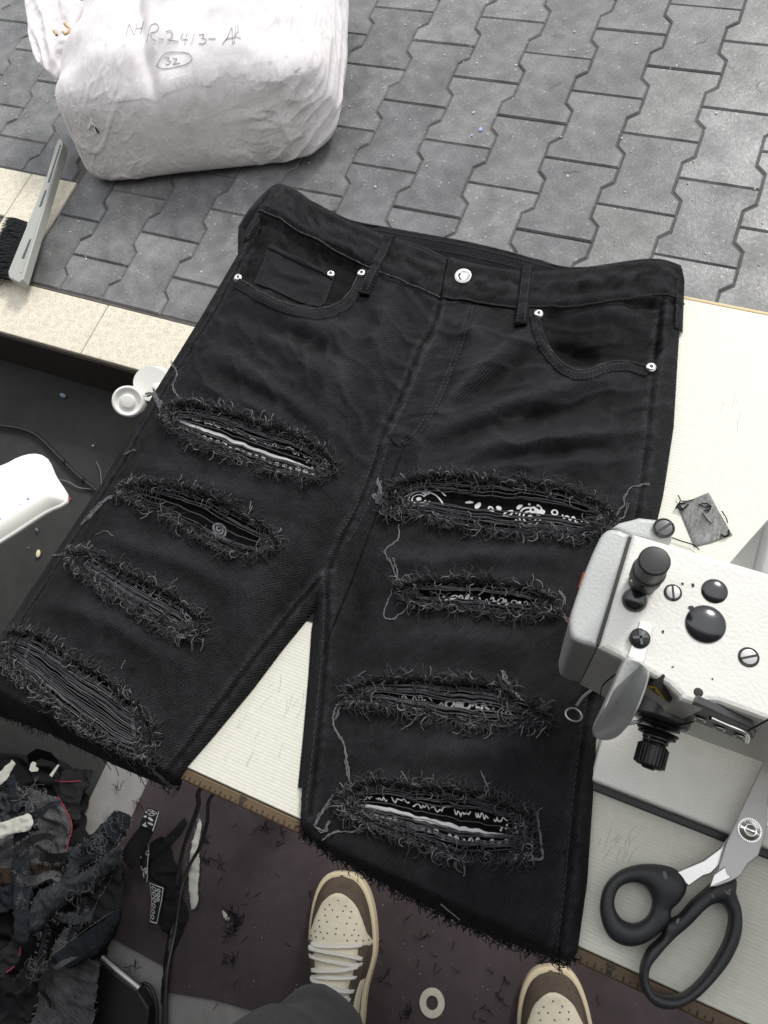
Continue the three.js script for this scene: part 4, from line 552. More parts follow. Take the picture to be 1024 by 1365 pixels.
// ------------------------------------------------------------------ scissors
{
  const Z = (list, y = .815) => list.map(([a, b]) => at(740 + a * .282, 980 + b * .282, y));
  const sc = thing('scissors', 'large tailor scissors with black plastic handles lying open beside the machine', 'scissors', at(960, 1180, TY));
  const rnd = (l, n = 70) => smooth(l, n);
  const hA = Z([[215, 800], [238, 715], [305, 645], [400, 613], [500, 613], [580, 638], [622, 690], [622, 735], [590, 790], [552, 830], [546, 880], [480, 950], [405, 994], [330, 998], [262, 962], [224, 890]]), hAh = Z([[372, 698], [432, 720], [462, 790], [440, 860], [380, 892], [315, 868], [282, 800], [305, 725]]);
  const hB = Z([[722, 722], [765, 685], [858, 673], [857, 740], [884, 830], [884, 935], [838, 1055], [742, 1180], [650, 1262], [552, 1300], [472, 1280], [417, 1215], [404, 1115], [438, 1020], [508, 950], [524, 888], [592, 850], [652, 782]]), hBh = Z([[790, 800], [826, 850], [815, 950], [762, 1060], [684, 1165], [605, 1228], [540, 1236], [470, 1212], [446, 1160], [452, 1100], [500, 1035], [562, 968], [640, 900], [715, 822], [752, 800]]);
  const loft = (O, Hh, n, y0, y1, pw) => { // rounded grip between an outer and an inner outline
    const c = V(0, 0, 0); for (const p of Hh) c.add(p); c.multiplyScalar(1 / Hh.length); const o = smooth(O, 240), h = smooth(Hh, 240), P = [], I = [], m = 20;
    const cast = (L, a) => { const dx = Math.cos(a), dz = Math.sin(a); let best = null; for (let i = 0; i < L.length; i++) { const p = L[i], q = L[(i + 1) % L.length], ex = q.x - p.x, ez = q.z - p.z, den = dx * ez - dz * ex; if (Math.abs(den) < 1e-12) continue; const t = ((p.x - c.x) * ez - (p.z - c.z) * ex) / den, s = ((p.x - c.x) * dz - (p.z - c.z) * dx) / den; if (t > 0 && s >= -.001 && s <= 1.001 && (!best || t > best)) best = t; } return best || .01; };
    const nearest = (L, p) => { let b = L[0], d = 1e9; for (const q of L) { const e = q.distanceToSquared(p); if (e < d) { d = e; b = q; } } return b; };
    for (let i = 0; i < n; i++) { const a = i / n * 6.28318, dr = V(Math.cos(a), 0, Math.sin(a)), p = c.clone().addScaledVector(dr, cast(h, a)), q = c.clone().addScaledVector(dr, cast(o, a)), w = Math.min(1, .62 + p.distanceTo(q) * 12); for (let k = 0; k < m; k++) { const t = k / m * 6.28318, f = Math.sign(Math.cos(t)) * Math.pow(Math.abs(Math.cos(t)), .75), g = Math.sign(Math.sin(t)) * Math.pow(Math.abs(Math.sin(t)), pw), x = p.clone().lerp(q, .5 + .5 * f); P.push(x.x, lerp(y0, y1, .5 + .5 * g * (g > 0 ? w : 1)), x.z); } }
    for (let i = 0; i < n; i++) for (let k = 0; k < m; k++) { const a = i * m + k, b = ((i + 1) % n) * m + k, a2 = i * m + (k + 1) % m, b2 = ((i + 1) % n) * m + (k + 1) % m; I.push(a, a2, b, b, a2, b2); }
    const g = new THREE.BufferGeometry(); g.setAttribute('position', new THREE.Float32BufferAttribute(P, 3)); g.setIndex(I); g.computeVertexNormals(); return g; };
  part('handle', loft(hA, hAh, 120, .8025, .8215, .8), M.rubberBlack, sc, { label: 'small round thumb handle' }); part('handle', loft(hB, hBh, 160, .8025, .8215, .8), M.rubberBlack, sc, { label: 'long finger handle' });
  const blA = Z([[722, 716], [745, 660], [765, 632], [800, 510], [840, 420], [885, 320], [935, 215], [985, 110], [1090, -130], [1180, -330], [1190, -325], [1130, -80], [1060, 130], [1012, 240], [995, 300], [996, 400], [984, 470], [950, 570], [900, 610], [866, 665], [820, 690], [760, 712]]);
  part('blade', slab(blA, .8175, .8205, .0008, [], 2), M.steelDull, sc, { label: 'upper blade with the pivot screw' });
  const blB = Z([[566, 650], [600, 632], [700, 590], [780, 530], [812, 490], [860, 440], [940, 400], [1000, 330], [1080, 100], [1190, -160], [1215, -160], [1150, 80], [1090, 300], [1020, 420], [900, 520], [800, 590], [735, 655], [700, 665], [630, 715]]);
  part('blade', slab(blB, .8135, .8165, .0008, [], 2), M.steel, sc, { label: 'lower blade' });
  part('blade_collar', slab(Z([[722, 712], [742, 655], [792, 618], [800, 648], [822, 668]]), .8205, .8222, .0005), M.steel, sc);
  const c = at(740 + 918 * .282, 980 + 448 * .282, .8207); const pv = part('pivot_screw', lathe([[0, .0024], [.0026, .0026], [.0030, .0036], [.0044, .0036], [.0050, .0026], [.0062, .0024], [.0070, .0012], [.0072, 0]], c, V(0, 1, 0), 40), M.chrome, sc); const kn = []; for (let k = 0; k < 40; k++) { const a = k / 40 * 6.2832; kn.push(box(-.0003, 0, -.0006, .0003, .0014, .0006).translate(0, 0, .0073).rotateY(a).translate(c.x, c.y, c.z)); } part('pivot_knurl', kn, M.chrome, pv);
  const r = rng(3), w = []; for (const [x, y, s] of [[520, 662, .0030], [808, 740, .0014], [825, 735, .0018], [820, 750, .0016], [745, 760, .0016], [580, 878, .0022]]) { const p = at(740 + x * .282, 980 + y * .282, .8207); w.push(new THREE.SphereGeometry(s, 7, 5).scale(1, .12, .5).rotateY(r() * 3).translate(p.x, p.y, p.z)); } part('worn_spot', w, M.felt, sc, { kind: 'stuff' });
}
// ------------------------------------------------------------------ fabric square on the table
function crumple(poly, y, amp, o = {}) { const s = o.seed || 1, f = o.freq || 30; return (x, z) => { const d = segDist(x, z, poly, true), e = clamp(d / (o.edge || .012), 0, 1); return y + (o.thick || .004) * Math.sqrt(1 - (1 - e) * (1 - e)) + amp * (.7 * noise(x * f, z * f, s) + .35 * Math.abs(noise(x * f * 2.2, z * f * 2.2, s + 5)) + .12 * noise(x * f * 6, z * f * 6, s) + (o.ridge ? .9 * sst(.35, 1, 1 - 2 * Math.abs(noise(x * f * .9 + z * f * .5, z * f * 1.6 - x * f * .5, s + 2))) : 0)) - (o.droop || 0) * (1 - e); }; }
{
  const p = pts([[903, 673], [921, 666], [945, 656], [960, 684], [977, 713], [950, 723], [926, 729], [914, 700]], TY + .0012), t = thing('fabric_square', 'small square of grey cloth with black thread bits on the white table', 'fabric scrap', at(940, 692, TY));
  part('cloth', sheet(p, crumple(p, TY + .0006, .0004, { thick: .0012, edge: .002 }), .0012, { uv: (x, z) => [x / .1, z / .1] }), std(lin(.34, .34, .33), .95, { map: wash, side: THREE.DoubleSide }), t, { uv: true });
  const T = new Threads(4), q = (l, r = .0005) => T.add(smooth(pts(l, TY + .0032), 16, false), r);
  q([[904, 660], [907, 667], [903, 676], [912, 681]]); q([[908, 668], [915, 668], [925, 666]]); q([[931, 672], [940, 676], [948, 674], [944, 682]]); q([[936, 684], [942, 692], [948, 698]]); q([[962, 681], [968, 690], [970, 697]]); q([[961, 712], [966, 715], [972, 712], [971, 706]], .0007); q([[901, 678], [905, 672], [914, 670]], .0007); q([[934, 672], [943, 671], [947, 678], [938, 681]]); q([[906, 674], [910, 678], [918, 672]], .0006); q([[894, 716], [908, 721], [926, 727], [932, 733]], .0005);
  part('thread_bits', T.geo(), M.blackThread, t, { kind: 'stuff' });
}
// ------------------------------------------------------------------ sack
{
  const B = [at(112, 259, .163), at(440, 220, .163)], T = [at(54, 132, .37), at(412, 76, .38)], bk = V(-.345, 0, -.938).multiplyScalar(.5);
  const C = { lbf: B[0], rbf: B[1], ltf: T[0], rtf: T[1], lbb: B[0].clone().add(bk), rbb: B[1].clone().add(bk), ltb: at(116, -50, .43), rtb: T[1].clone().add(bk).setY(.43) };
  const blob = (C, n, o) => {
    const g0 = new THREE.BoxGeometry(2, 2, 2, n, Math.round(n * .6), n); g0.deleteAttribute('normal'); g0.deleteAttribute('uv'); const g = mergeVertices(g0, 1e-4), q = g.attributes.position, col = [];
    for (let i = 0; i < q.count; i++) {
      const x = q.getX(i), y = q.getY(i), z = q.getZ(i), k = o.pow, s = 1 / Math.pow(Math.abs(x) ** k + Math.abs(y) ** k + Math.abs(z) ** k, 1 / k), a = (x * s + 1) / 2, b = (y * s + 1) / 2, c = (z * s + 1) / 2;
      const L = (p, r, t) => p.clone().lerp(r, t), w = L(L(L(C.lbb, C.rbb, a), L(C.ltb, C.rtb, a), b), L(L(C.lbf, C.rbf, a), L(C.ltf, C.rtf, a), b), c);
      o.shape(w, x * s, y * s, z * s, col); q.setXYZ(i, w.x, w.y, w.z);
    }
    g.setAttribute('color', new THREE.Float32BufferAttribute(col, 3)); g.computeVertexNormals(); return g;
  };
  const sk = thing('sack', 'bulging white woven plastic sack with handwritten pencil numbers on the paving', 'sack', V(-.75, PY, -1.4));
  const fd = V(.345, 0, .938), rd = V(.938, 0, -.345);
  const g = blob(C, 220, { pow: 8, shape: (w, x, y, z, col) => {
    const bl = (1 - x * x) * (1 - z * z), ft = sst(.3, 1, z);
    w.y += Math.max(0, y) * (.035 * bl + .02 * noise(x * 2.2, z * 2.2, 1));
    w.addScaledVector(rd, .045 * Math.max(0, x) ** 3 * (1 - y * y) * (1 - .4 * z * z)); w.addScaledVector(fd, .012 * ft * (1 - y * y) * (1 - x * x));
    const rg = (f, s) => 1 - Math.abs(noise(w.x * f, w.y * f + w.z * f * .4, s)) * 2, n = .009 * noise(w.x * 5, w.y * 7, w.z * 5) + .002 * noise(w.x * 17, w.y * 17, w.z * 17), cl = .4 + .6 * sst(-.1, .3, noise(w.x * 5, w.z * 5, 30)), cr = (.0030 * sst(.78, 1, rg(8, 3)) + .0012 * sst(.78, 1, rg(21, 7)) + .0009 * sst(.6, 1, rg(47, 2)) + .0006 * sst(.4, 1, rg(95, 9))) * cl;
    const dir = y > .9 ? V(0, 1, 0) : Math.abs(x) > .9 ? rd.clone().multiplyScalar(Math.sign(x)) : fd.clone().multiplyScalar(Math.sign(z)), am = (y > .75 ? 1.5 : ft > .5 ? .7 : 1); w.addScaledVector(dir, (n * .7 + cr) * am);
    // horizontal puckers towards the right seam
    w.addScaledVector(dir, .006 * sst(.35, .8, x) * (1 - 2 * Math.abs(noise(w.y * 34 + w.z * 14, w.x * 9 - w.z * 9, 11))) * (1 - sst(.85, 1, y)));
    if (y > .5) w.y -= .018 * Math.exp(-(((x - .25 + .3 * z) / .10) ** 2)) * sst(-1, .2, z) * sst(1, .5, z) + .012 * Math.exp(-(((x + .35 - .2 * z) / .05) ** 2));
    w.y = Math.max(w.y, PY + .001);
    const dirt = z > .6 ? (.5 + .5 * noise(x * 2.2, y * 2.2, 5)) * sst(.9, .2, y) * sst(1, .72, x) : 0, d = 1 - .24 * dirt - .07 * (noise(w.x * 14, w.y * 14, w.z * 14) > .3 ? 1 : 0) * (z > .6 ? 1 : .2);
    col.push(d, d * (1 - .02 * dirt), d * (1 - .05 * dirt));
  } });
  const body = part('sack_body', g, M.sack, sk, { scale: .12 });
  const E = { lbf: at(41, 76, .37), rbf: at(76, 110, .34), ltf: at(29, -12, .40), rtf: at(112, 0, .41) }, eb = V(-.02, -.05, -.05); for (const k of ['lb', 'rb', 'lt', 'rt']) E[k + 'b'] = E[k + 'f'].clone().add(eb);
  part('sack_ear', blob(E, 60, { pow: 9, shape: (w, x, y, z, col) => { w.addScaledVector(V(.2, .8, .5), .010 * noise(w.x * 9, w.y * 9, w.z * 9) + .006 * sst(.4, 1, 1 - 2 * Math.abs(noise(x * 1.3 + y * .5, y * .6, 3))) + .002 * sst(.4, 1, 1 - 2 * Math.abs(noise(w.x * 34, w.y * 34, w.z * 34)))); col.push(1, 1, 1); } }), M.sack, sk, { scale: .12 });
  // handwriting, following the cloth: first hit of the view line with the sack
  const mesh = new THREE.Mesh(g.clone().translate(sk.position.x, sk.position.y, sk.position.z), M.white), rc = new THREE.Raycaster(); mesh.updateMatrixWorld();
  const on = (px, py) => { rc.set(CAM, ray(px, py).normalize()); const h = rc.intersectObject(mesh)[0]; return h ? h.point.addScaledVector(rc.ray.direction, -.0022) : at(px, py, .47); };
  const W = new Threads(4), st = (l, r = .0008) => { const c = new THREE.CatmullRomCurve3(l.map(([a, b]) => V(150 + a * .1953, 20 + b * .1953, 0)), false, 'centripetal').getPoints(l.length * 4); W.add(c.map(p => on(p.x, p.y)), r); };
  st([[92, 138], [104, 95], [116, 62], [130, 100], [150, 132], [160, 90], [168, 48]]); st([[188, 135], [200, 95], [214, 42]]); st([[160, 92], [206, 86]]);
  st([[232, 186], [246, 130], [262, 70], [300, 58], [316, 82], [296, 112], [262, 122], [275, 160], [298, 172]]); st([[318, 160], [350, 164]]); st([[365, 112], [395, 105], [412, 130], [396, 160], [376, 168], [410, 172], [452, 178]]);
  st([[482, 122], [468, 158], [515, 168]]); st([[512, 120], [500, 160], [494, 200]]); st([[557, 126], [540, 197]]); st([[590, 135], [625, 132], [612, 156], [640, 164], [630, 190], [590, 196]]); st([[655, 160], [705, 162]]);
  st([[750, 200], [785, 150], [815, 85], [818, 140], [822, 195]]); st([[770, 165], [835, 150]]); st([[842, 70], [836, 130], [832, 190]]); st([[862, 110], [838, 140], [876, 158]]); st([[815, 165], [850, 120], [858, 62]]);
  st([[310, 340], [300, 350], [330, 290], [370, 258], [450, 252], [520, 262], [542, 292], [518, 326], [440, 352], [350, 364], [308, 352]]);
  st([[355, 292], [385, 288], [378, 308], [398, 316], [385, 336], [362, 332]]); st([[412, 300], [440, 296], [430, 318], [412, 334], [460, 326]]);
  part('handwriting', W.geo(), M.pencil, sk, { kind: 'stuff', label: 'pencil writing NHR-2413-AK above a ringed 32' });
  const W2 = new Threads(4); W2.add([[86, 31], [90, 36], [93, 38], [91, 44], [87, 46], [84, 42]].map(p => at(p[0], p[1], .455)), .0028); W2.add([[72, 41], [76, 47]].map(p => at(p[0], p[1], .44)), .003); part('tan_mark', W2.geo(), M.tan, sk);
  // stitched bottom seam and a torn spot
  const tr = new Threads(4); for (const l of [[[118, 172], [122, 164], [121, 158]], [[120, 160], [126, 168], [128, 178]], [[119, 168], [122, 160], [124, 168]]]) tr.add(l.map(p => on(...p)), .0022); part('torn_spot', tr.geo(), M.white, sk); const t2 = new Threads(4); t2.add([[124, 166], [129, 173], [132, 177]].map(p => on(...p)), .0018); part('torn_hole', t2.geo(), M.ink, sk);
}
// ------------------------------------------------------------------ hand brush on the tiles
{
  const y = .208, b = thing('hand_brush', 'grey plastic hand brush with dark bristles lying across the pale tiles', 'brush', at(40, 310, PY));
  const o = [[78, 188], [82, 186], [85, 190], [84, 200], [32, 374], [26, 378], [13, 371], [12, 363], [62, 240], [76, 193]];
  part('handle', slab(pts(o, y), y - .020, y + .004, .003, [], 3), M.brush, b);
  for (const gl of [[[80, 193], [81.5, 193], [66, 243], [63.5, 243]], [[60, 254], [62.5, 253], [55, 275], [52, 276]], [[39, 320], [42, 318], [32, 345], [29, 344]]]) part('handle_groove', slab(pts(gl, y + .0045), y + .0036, y + .0048), M.darkSteel, b);
  part('handle_ridge', tube(pts([[83, 196], [70, 236], [56, 280], [41, 325], [28, 364]], y + .0042), .0020, 40, 5), M.brush, b);
  const T = new Threads(3), r = rng(8); for (let k = 0; k < 900; k++) { const t = r(), p = at(lerp(36, 14, t) + (r() - .5) * 4, lerp(296, 366, t), y - .006 - r() * .014), q = at(lerp(12, -22, t) + (r() - .5) * 12, lerp(292, 372, t) + (r() - .5) * 6, PY + .004 + r() * .03); T.add([p, p.clone().lerp(q, .5).add(V(0, .006, 0)), q], .0007); }
  part('bristles', T.geo(), M.bristle, b, { kind: 'stuff' });
}
// ------------------------------------------------------------------ white knob, seat and cable at the left
{
  const k = thing('plastic_knob', 'white round plastic knob with a recessed face at the jeans left edge', 'knob', at(172, 535, .5)), c = at(171, 535, .55), d = CAM.clone().sub(c).normalize().add(V(-.1, .15, .1)).normalize();
  part('disc', lathe([[0, .006], [.0085, .006], [.0105, .0045], [.011, .001], [.0155, .001], [.0180, .005], [.0205, .0065], [.0225, .004], [.023, -.006], [.019, -.012], [0, -.012]], c, d, 40), M.white, k);
  const e = at(203, 512, .515); part('body', [cyl(c.clone().addScaledVector(d, -.012), c.clone().addScaledVector(d, -.05), .017, .019, 28), cyl(e.clone().addScaledVector(d, .012), e.clone().addScaledVector(d, -.05), .026, .03, 32)], M.white, k);
  part('bracket', tube([e, V(-.11, .52, -.40), V(.03, .56, -.39), V(.04, .72, -.39)], .009, 30, 8), M.white, k);
}
{
  const y0 = .45, s = thing('chair', 'white plastic chair seat with blue ink specks at the left edge', 'chair', at(-60, 670, 0)), o = smooth(pts([[-640, 800], [-300, 710], [-120, 652], [0, 617], [20, 607], [40, 603], [54, 608], [66, 632], [83, 663], [76, 669], [58, 677], [0, 714], [-120, 785], [-300, 880], [-620, 1000]], y0), 130);
  const g = sheet(o, (x, z) => { const d = segDist(x, z, o, true), e = clamp(d / .02, 0, 1); return y0 - .012 * (1 - e) * (1 - e) + .004 * noise(x * 7, z * 7, 2); }, .004, { uv: (x, z) => [x / .3, z / .3] }); part('seat_shell', g, std(lin(.84, .82, .76), .35, { side: THREE.DoubleSide }), s, { uv: true });
  part('seat_rim', tube(o.map(p => V(p.x, y0 - .014, p.z)), .004, 200, 6, true), M.white, s);
  for (const [x, y] of [[-470, 690], [-520, 760]]) { const p = at(x, y, y0); part('leg', cyl(V(p.x, .0, p.z), V(p.x, y0 - .006, p.z), .013, .016), M.white, s); }
  const sp = []; for (const [x, y, r] of [[37.5, 665, .0022], [0, 692, .0024], [27, 672, .0012], [1, 643, .001], [8, 685, .0010]]) { const p = at(x, y, y0 + .001); sp.push(new THREE.SphereGeometry(r, 8, 6).scale(1, .25, 1).translate(p.x, p.y, p.z)); } part('ink_speck', sp, std(lin(.25, .28, .75), .6), s, { kind: 'stuff' });
}
{ const l = pts([[-40, 556], [0, 567], [30, 572], [50, 581], [80, 610], [107, 636], [130, 655], [160, 690]], .007); const cb = thing('cable', 'black cable with two thin bands running under the left jeans leg', 'cable', at(80, 610, 0)); part('cord', tube(l, .0042, 80, 8), M.black, cb); for (const [a, b] of [[87, 617], [112, 641]]) { const p = at(a, b, .007), d = l[5].clone().sub(l[4]).normalize(); part('band', cyl(p.clone().addScaledVector(d, -.003), p.clone().addScaledVector(d, .003), .0052), M.blackThread, cb); }
  single('thin_wire', 'thin grey wire lying beside the banded black cable', 'wire', [tube(pts([[72, 638], [90, 642], [105, 650], [126, 653], [140, 660]], .003), .0014, 40, 5), tube(pts([[128, 615], [133, 625], [135, 640], [134, 655]], .003), .0011, 40, 5)], M.felt);
  single('wire_tail', 'short brown and grey wire tail below the white knob', 'wire', tube(pts([[176, 560], [172, 570], [170, 585], [160, 605]], .1), .0022, 30, 5), M.scrapBrown);
}
// crumbs on the dark floor
for (const [x, y, n, m, s, lab] of [[84, 527, 'blue_chip', 'sack', .009, 'small blue-grey chip on the dark floor near the step'], [51, 738, 'yellow_crumb', 'tan', .009, 'larger yellowish crumb on the dark floor left of the jeans'], [49, 706, 'grey_crumb', 'felt', .005, 'small grey crumb on the dark floor above the yellowish one'], [38, 730, 'pale_crumb', 'felt', .003, 'tiny pale crumb beside the yellowish crumb'], [93, 665, 'red_crumb', 'redThread', .005, 'tiny dark red crumb by the white seat'], [124, 594, 'tan_crumb', 'tan', .003, 'tiny tan crumb near the banded cable']]) { const p = at(x, y, .003), r = rng(x); single(n, lab, 'crumb', new THREE.IcosahedronGeometry(s, 1).scale(.6, .35, 1.1).rotateY(r() * 3).translate(p.x, p.y, p.z), m === 'sack' ? std(lin(.22, .27, .36), .8) : m === 'tan' ? std(lin(.62, .55, .35), .8) : M[m]); }

// ------------------------------------------------------------------ heap of denim offcuts at the lower left
function scrap(name, label, poly, y, mat, o = {}) {
  const rj = rng(poly[0][0] * 7 + poly[1][1] + 900), q0 = pts(poly, y + .004), p = resample([...q0, q0[0]], o.n || poly.length * 7).slice(0, -1).map((v, i, L) => v.clone().lerp(L[(i + 1) % L.length], .5).add(V((rj() - .5) * .0022, 0, (rj() - .5) * .0022))), t = thing(name, label, o.cat || 'fabric scrap', p[0].clone().setY(0), o.group), Hf = crumple(p, y, o.amp ?? .008, { seed: o.seed || poly[0][0] + 3, freq: o.freq || 26, droop: o.droop || 0, thick: o.thick || .0022, edge: o.edge || .004, ridge: 1 });
  part(o.pname || 'cloth', sheet(p, Hf, o.cell || .0035, { uv: (x, z) => { const a = o.rot || 0, c = Math.cos(a), s = Math.sin(a); return [(x * c - z * s) / (o.uv || .2), (x * s + z * c) / (o.uv || .2)]; } }), mat, t, { uv: true });
  if (o.fray) { const T = new Threads(3), r = rng(o.fray); for (let k = 0; k < o.fray * 1.6; k++) { const q = p[Math.floor(r() * p.length)].clone(); q.y = Hf(q.x, q.z) + .001; let a = r() * 6.28; const l = .002 + r() * r() * .007, s = []; for (let i = 0; i < 5; i++) { s.push(q.clone()); a += (r() - .5); q.x += Math.cos(a) * l / 4; q.z += Math.sin(a) * l / 4; q.y += (r() - .5) * .002; } T.add(s, .00035); } part('frayed_edge', T.geo(), o.frayMat || M.thread, t, { kind: 'stuff' }); }
  for (const [nm, l, rad, m] of o.lines || []) { part(nm, tube(pts(l, y + .006).map(q => q.setY(Hf(q.x, q.z) + .001)), rad, l.length * 8, 5), m, t); }
  for (const d of o.dash || []) { const T = new Threads(4), c = new THREE.CatmullRomCurve3(pts(d, y + .006)), n = Math.round(c.getLength() / .005); for (let k = 0; k < n; k++) { const a = c.getPointAt(k / n), b = c.getPointAt((k + .6) / n); a.y = Hf(a.x, a.z) + .001; b.y = Hf(b.x, b.z) + .001; T.add([a, b], .0007); } part('stitching', T.geo(), M.felt, t, { kind: 'stuff' }); }
  return t;
}
{
  scrap('black_fabric', 'large crumpled black fabric lowest in the offcut heap', [[-60, 1000], [30, 1005], [85, 1012], [122, 1045], [112, 1090], [130, 1130], [166, 1150], [160, 1230], [135, 1290], [128, 1400], [-60, 1420]], .012, M.scrapBlack, { amp: .02, freq: 14, thick: .012, cell: .005 });
  scrap('denim_scrap', 'dark denim piece with a straight red seam at the top of the heap', [[76, 1030], [100, 1024], [124, 1026], [120, 1044], [110, 1054], [106, 1072], [107, 1092], [96, 1098], [80, 1080], [72, 1050]], .045, M.scrapDark, { amp: .006, fray: 60, lines: [['red_seam', [[76, 1041], [90, 1042], [107, 1041]], .0009, M.redThread]] });
  scrap('denim_scrap', 'washed grey denim panel with a curved red overlock edge', [[36, 1050], [55, 1056], [74, 1062], [90, 1082], [96, 1100], [93, 1120], [88, 1140], [82, 1152], [66, 1134], [50, 1112], [40, 1085]], .062, M.scrapGrey, { amp: .009, freq: 20, uv: .16, rot: 1.2, fray: 90, frayMat: M.mat, lines: [['red_overlock', [[76, 1062], [88, 1080], [96, 1100], [92, 1122], [84, 1146]], .0011, M.redThread]] });
  scrap('denim_scrap', 'frayed pale grey denim tangle at the upper left of the heap', [[-20, 1045], [10, 1050], [30, 1052], [44, 1075], [50, 1098], [36, 1104], [10, 1092], [-20, 1098]], .075, M.scrapSlate, { amp: .014, freq: 40, uv: .12, fray: 240, frayMat: M.mat });
  scrap('denim_scrap', 'grey ribbed denim piece under the white strip', [[-30, 1118], [20, 1112], [50, 1108], [70, 1135], [78, 1158], [40, 1162], [-30, 1165]], .07, M.scrapGrey, { amp: .008, uv: .1, rot: .6, fray: 70 });
  scrap('brown_scrap', 'dark brown cloth strip crossing the middle of the heap', [[-30, 1158], [20, 1156], [60, 1150], [84, 1146], [86, 1160], [60, 1176], [-30, 1180]], .075, M.scrapBrown, { amp: .006, fray: 40 });
  scrap('denim_scrap', 'dark blue denim piece at the left edge below the brown strip', [[-40, 1178], [10, 1172], [40, 1176], [44, 1200], [20, 1212], [-40, 1225]], .07, M.scrapNavy, { amp: .008, fray: 30 });
  scrap('white_strip', 'narrow white cloth end at the top left of the heap', [[-20, 1040], [2, 1026], [16, 1012], [20, 1016], [12, 1030], [8, 1040], [-20, 1062]], .10, M.scrapWhite, { amp: .003 });
  scrap('white_strip', 'wide white cloth strip lying across the navy strap', [[-20, 1100], [10, 1094], [38, 1083], [43, 1094], [41, 1106], [16, 1112], [-20, 1126]], .125, M.scrapWhite, { amp: .003, freq: 40, fray: 20, frayMat: M.mat });
  scrap('navy_strap', 'long dark navy strap running down the left side of the heap', [[17, 1106], [28, 1108], [38, 1107], [38, 1150], [38, 1200], [36, 1255], [26, 1260], [18, 1256], [16, 1200], [15, 1150]], .105, M.scrapNavy, { amp: .002, thick: .002, cat: 'strap' });
  scrap('navy_strap', 'short dark navy strap at the upper left of the heap', [[6, 1034], [18, 1031], [24, 1055], [26, 1080], [14, 1084], [12, 1058]], .098, M.scrapNavy, { amp: .002, thick: .002, cat: 'strap' });
  { const t = thing('black_band', 'black elastic band bent into a loop at the top of the heap', 'band', at(55, 1010, 0)); const A = [[36, 1028], [38, 1006], [52, 998], [70, 1003], [78, 1014], [74, 1024]]; part('band', band(pts(A, .10), pts(A.map(([a, b]) => [a + 1, b + 13]), .08), 40, 4, (x, z, s, q) => .095 - .03 * q + .012 * Math.sin(Math.PI * s), () => 0, { scale: .2 }), M.scrapBlack, t, { uv: true }); part('white_print', slab(pts([[39, 1026], [41, 1018], [44, 1015], [48, 1017], [47, 1022], [51, 1024], [50, 1028], [42, 1029]], .106), .104, .106), M.scrapWhite, t); part('white_edge', slab(pts([[66, 1033], [77, 1019], [79, 1020], [69, 1036]], .106), .104, .106), M.scrapWhite, t); }
  scrap('denim_scrap', 'dark denim waistband piece with loose threads in mid heap', [[84, 1162], [105, 1130], [130, 1104], [152, 1081], [166, 1082], [176, 1090], [168, 1112], [150, 1135], [120, 1150], [96, 1166]], .085, M.scrapNavy, { amp: .007, fray: 80, frayMat: M.mat, dash: [[[164, 1086], [160, 1112], [150, 1135]]] });
  scrap('denim_scrap', 'slate blue rolled denim strip laid diagonally over the heap', [[38, 1242], [42, 1208], [52, 1186], [78, 1178], [104, 1166], [130, 1150], [156, 1128], [164, 1132], [158, 1152], [136, 1172], [112, 1188], [88, 1204], [62, 1228], [48, 1246]], .10, M.scrapSlate, { amp: .007, thick: .018, edge: .02, uv: .15, fray: 70, frayMat: M.mat });
  scrap('denim_scrap', 'dark denim trouser piece with pale stitch line in the heap', [[86, 1228], [120, 1192], [150, 1160], [165, 1150], [164, 1190], [160, 1218], [135, 1232], [105, 1240]], .075, M.scrapDark, { amp: .006, fray: 30, dash: [[[106, 1238], [128, 1205], [152, 1165]]] });
  scrap('navy_band', 'folded navy waistband strip curving across the lower heap', [[66, 1276], [86, 1262], [115, 1242], [140, 1226], [156, 1212], [160, 1222], [150, 1245], [134, 1268], [108, 1284], [96, 1292], [80, 1286]], .10, M.scrapNavy, { amp: .004, thick: .008, cat: 'strap', dash: [[[68, 1274], [110, 1243], [152, 1214]]] });
  scrap('denim_scrap', 'faded grey denim leg strip at the bottom of the heap', [[84, 1238], [96, 1236], [104, 1252], [120, 1280], [134, 1282], [131, 1310], [126, 1340], [122, 1400], [30, 1400], [46, 1350], [58, 1300], [72, 1262]], .075, M.scrapGrey, { amp: .006, freq: 16, uv: .14, rot: 1.4, fray: 110, frayMat: M.mat });
  scrap('denim_scrap', 'dark grey denim curl with red edge at the far left bottom', [[-30, 1290], [8, 1262], [22, 1240], [30, 1262], [24, 1285], [0, 1305], [-30, 1325]], .085, M.scrapDark, { amp: .006, lines: [['red_edge', [[0, 1301], [16, 1290], [26, 1272], [29, 1262]], .0013, M.redThread]] });
  scrap('denim_scrap', 'plain dark denim fold at the bottom left corner', [[-40, 1318], [10, 1300], [44, 1296], [56, 1310], [46, 1345], [30, 1400], [-40, 1400]], .05, M.scrapDark, { amp: .010, fray: 20 });
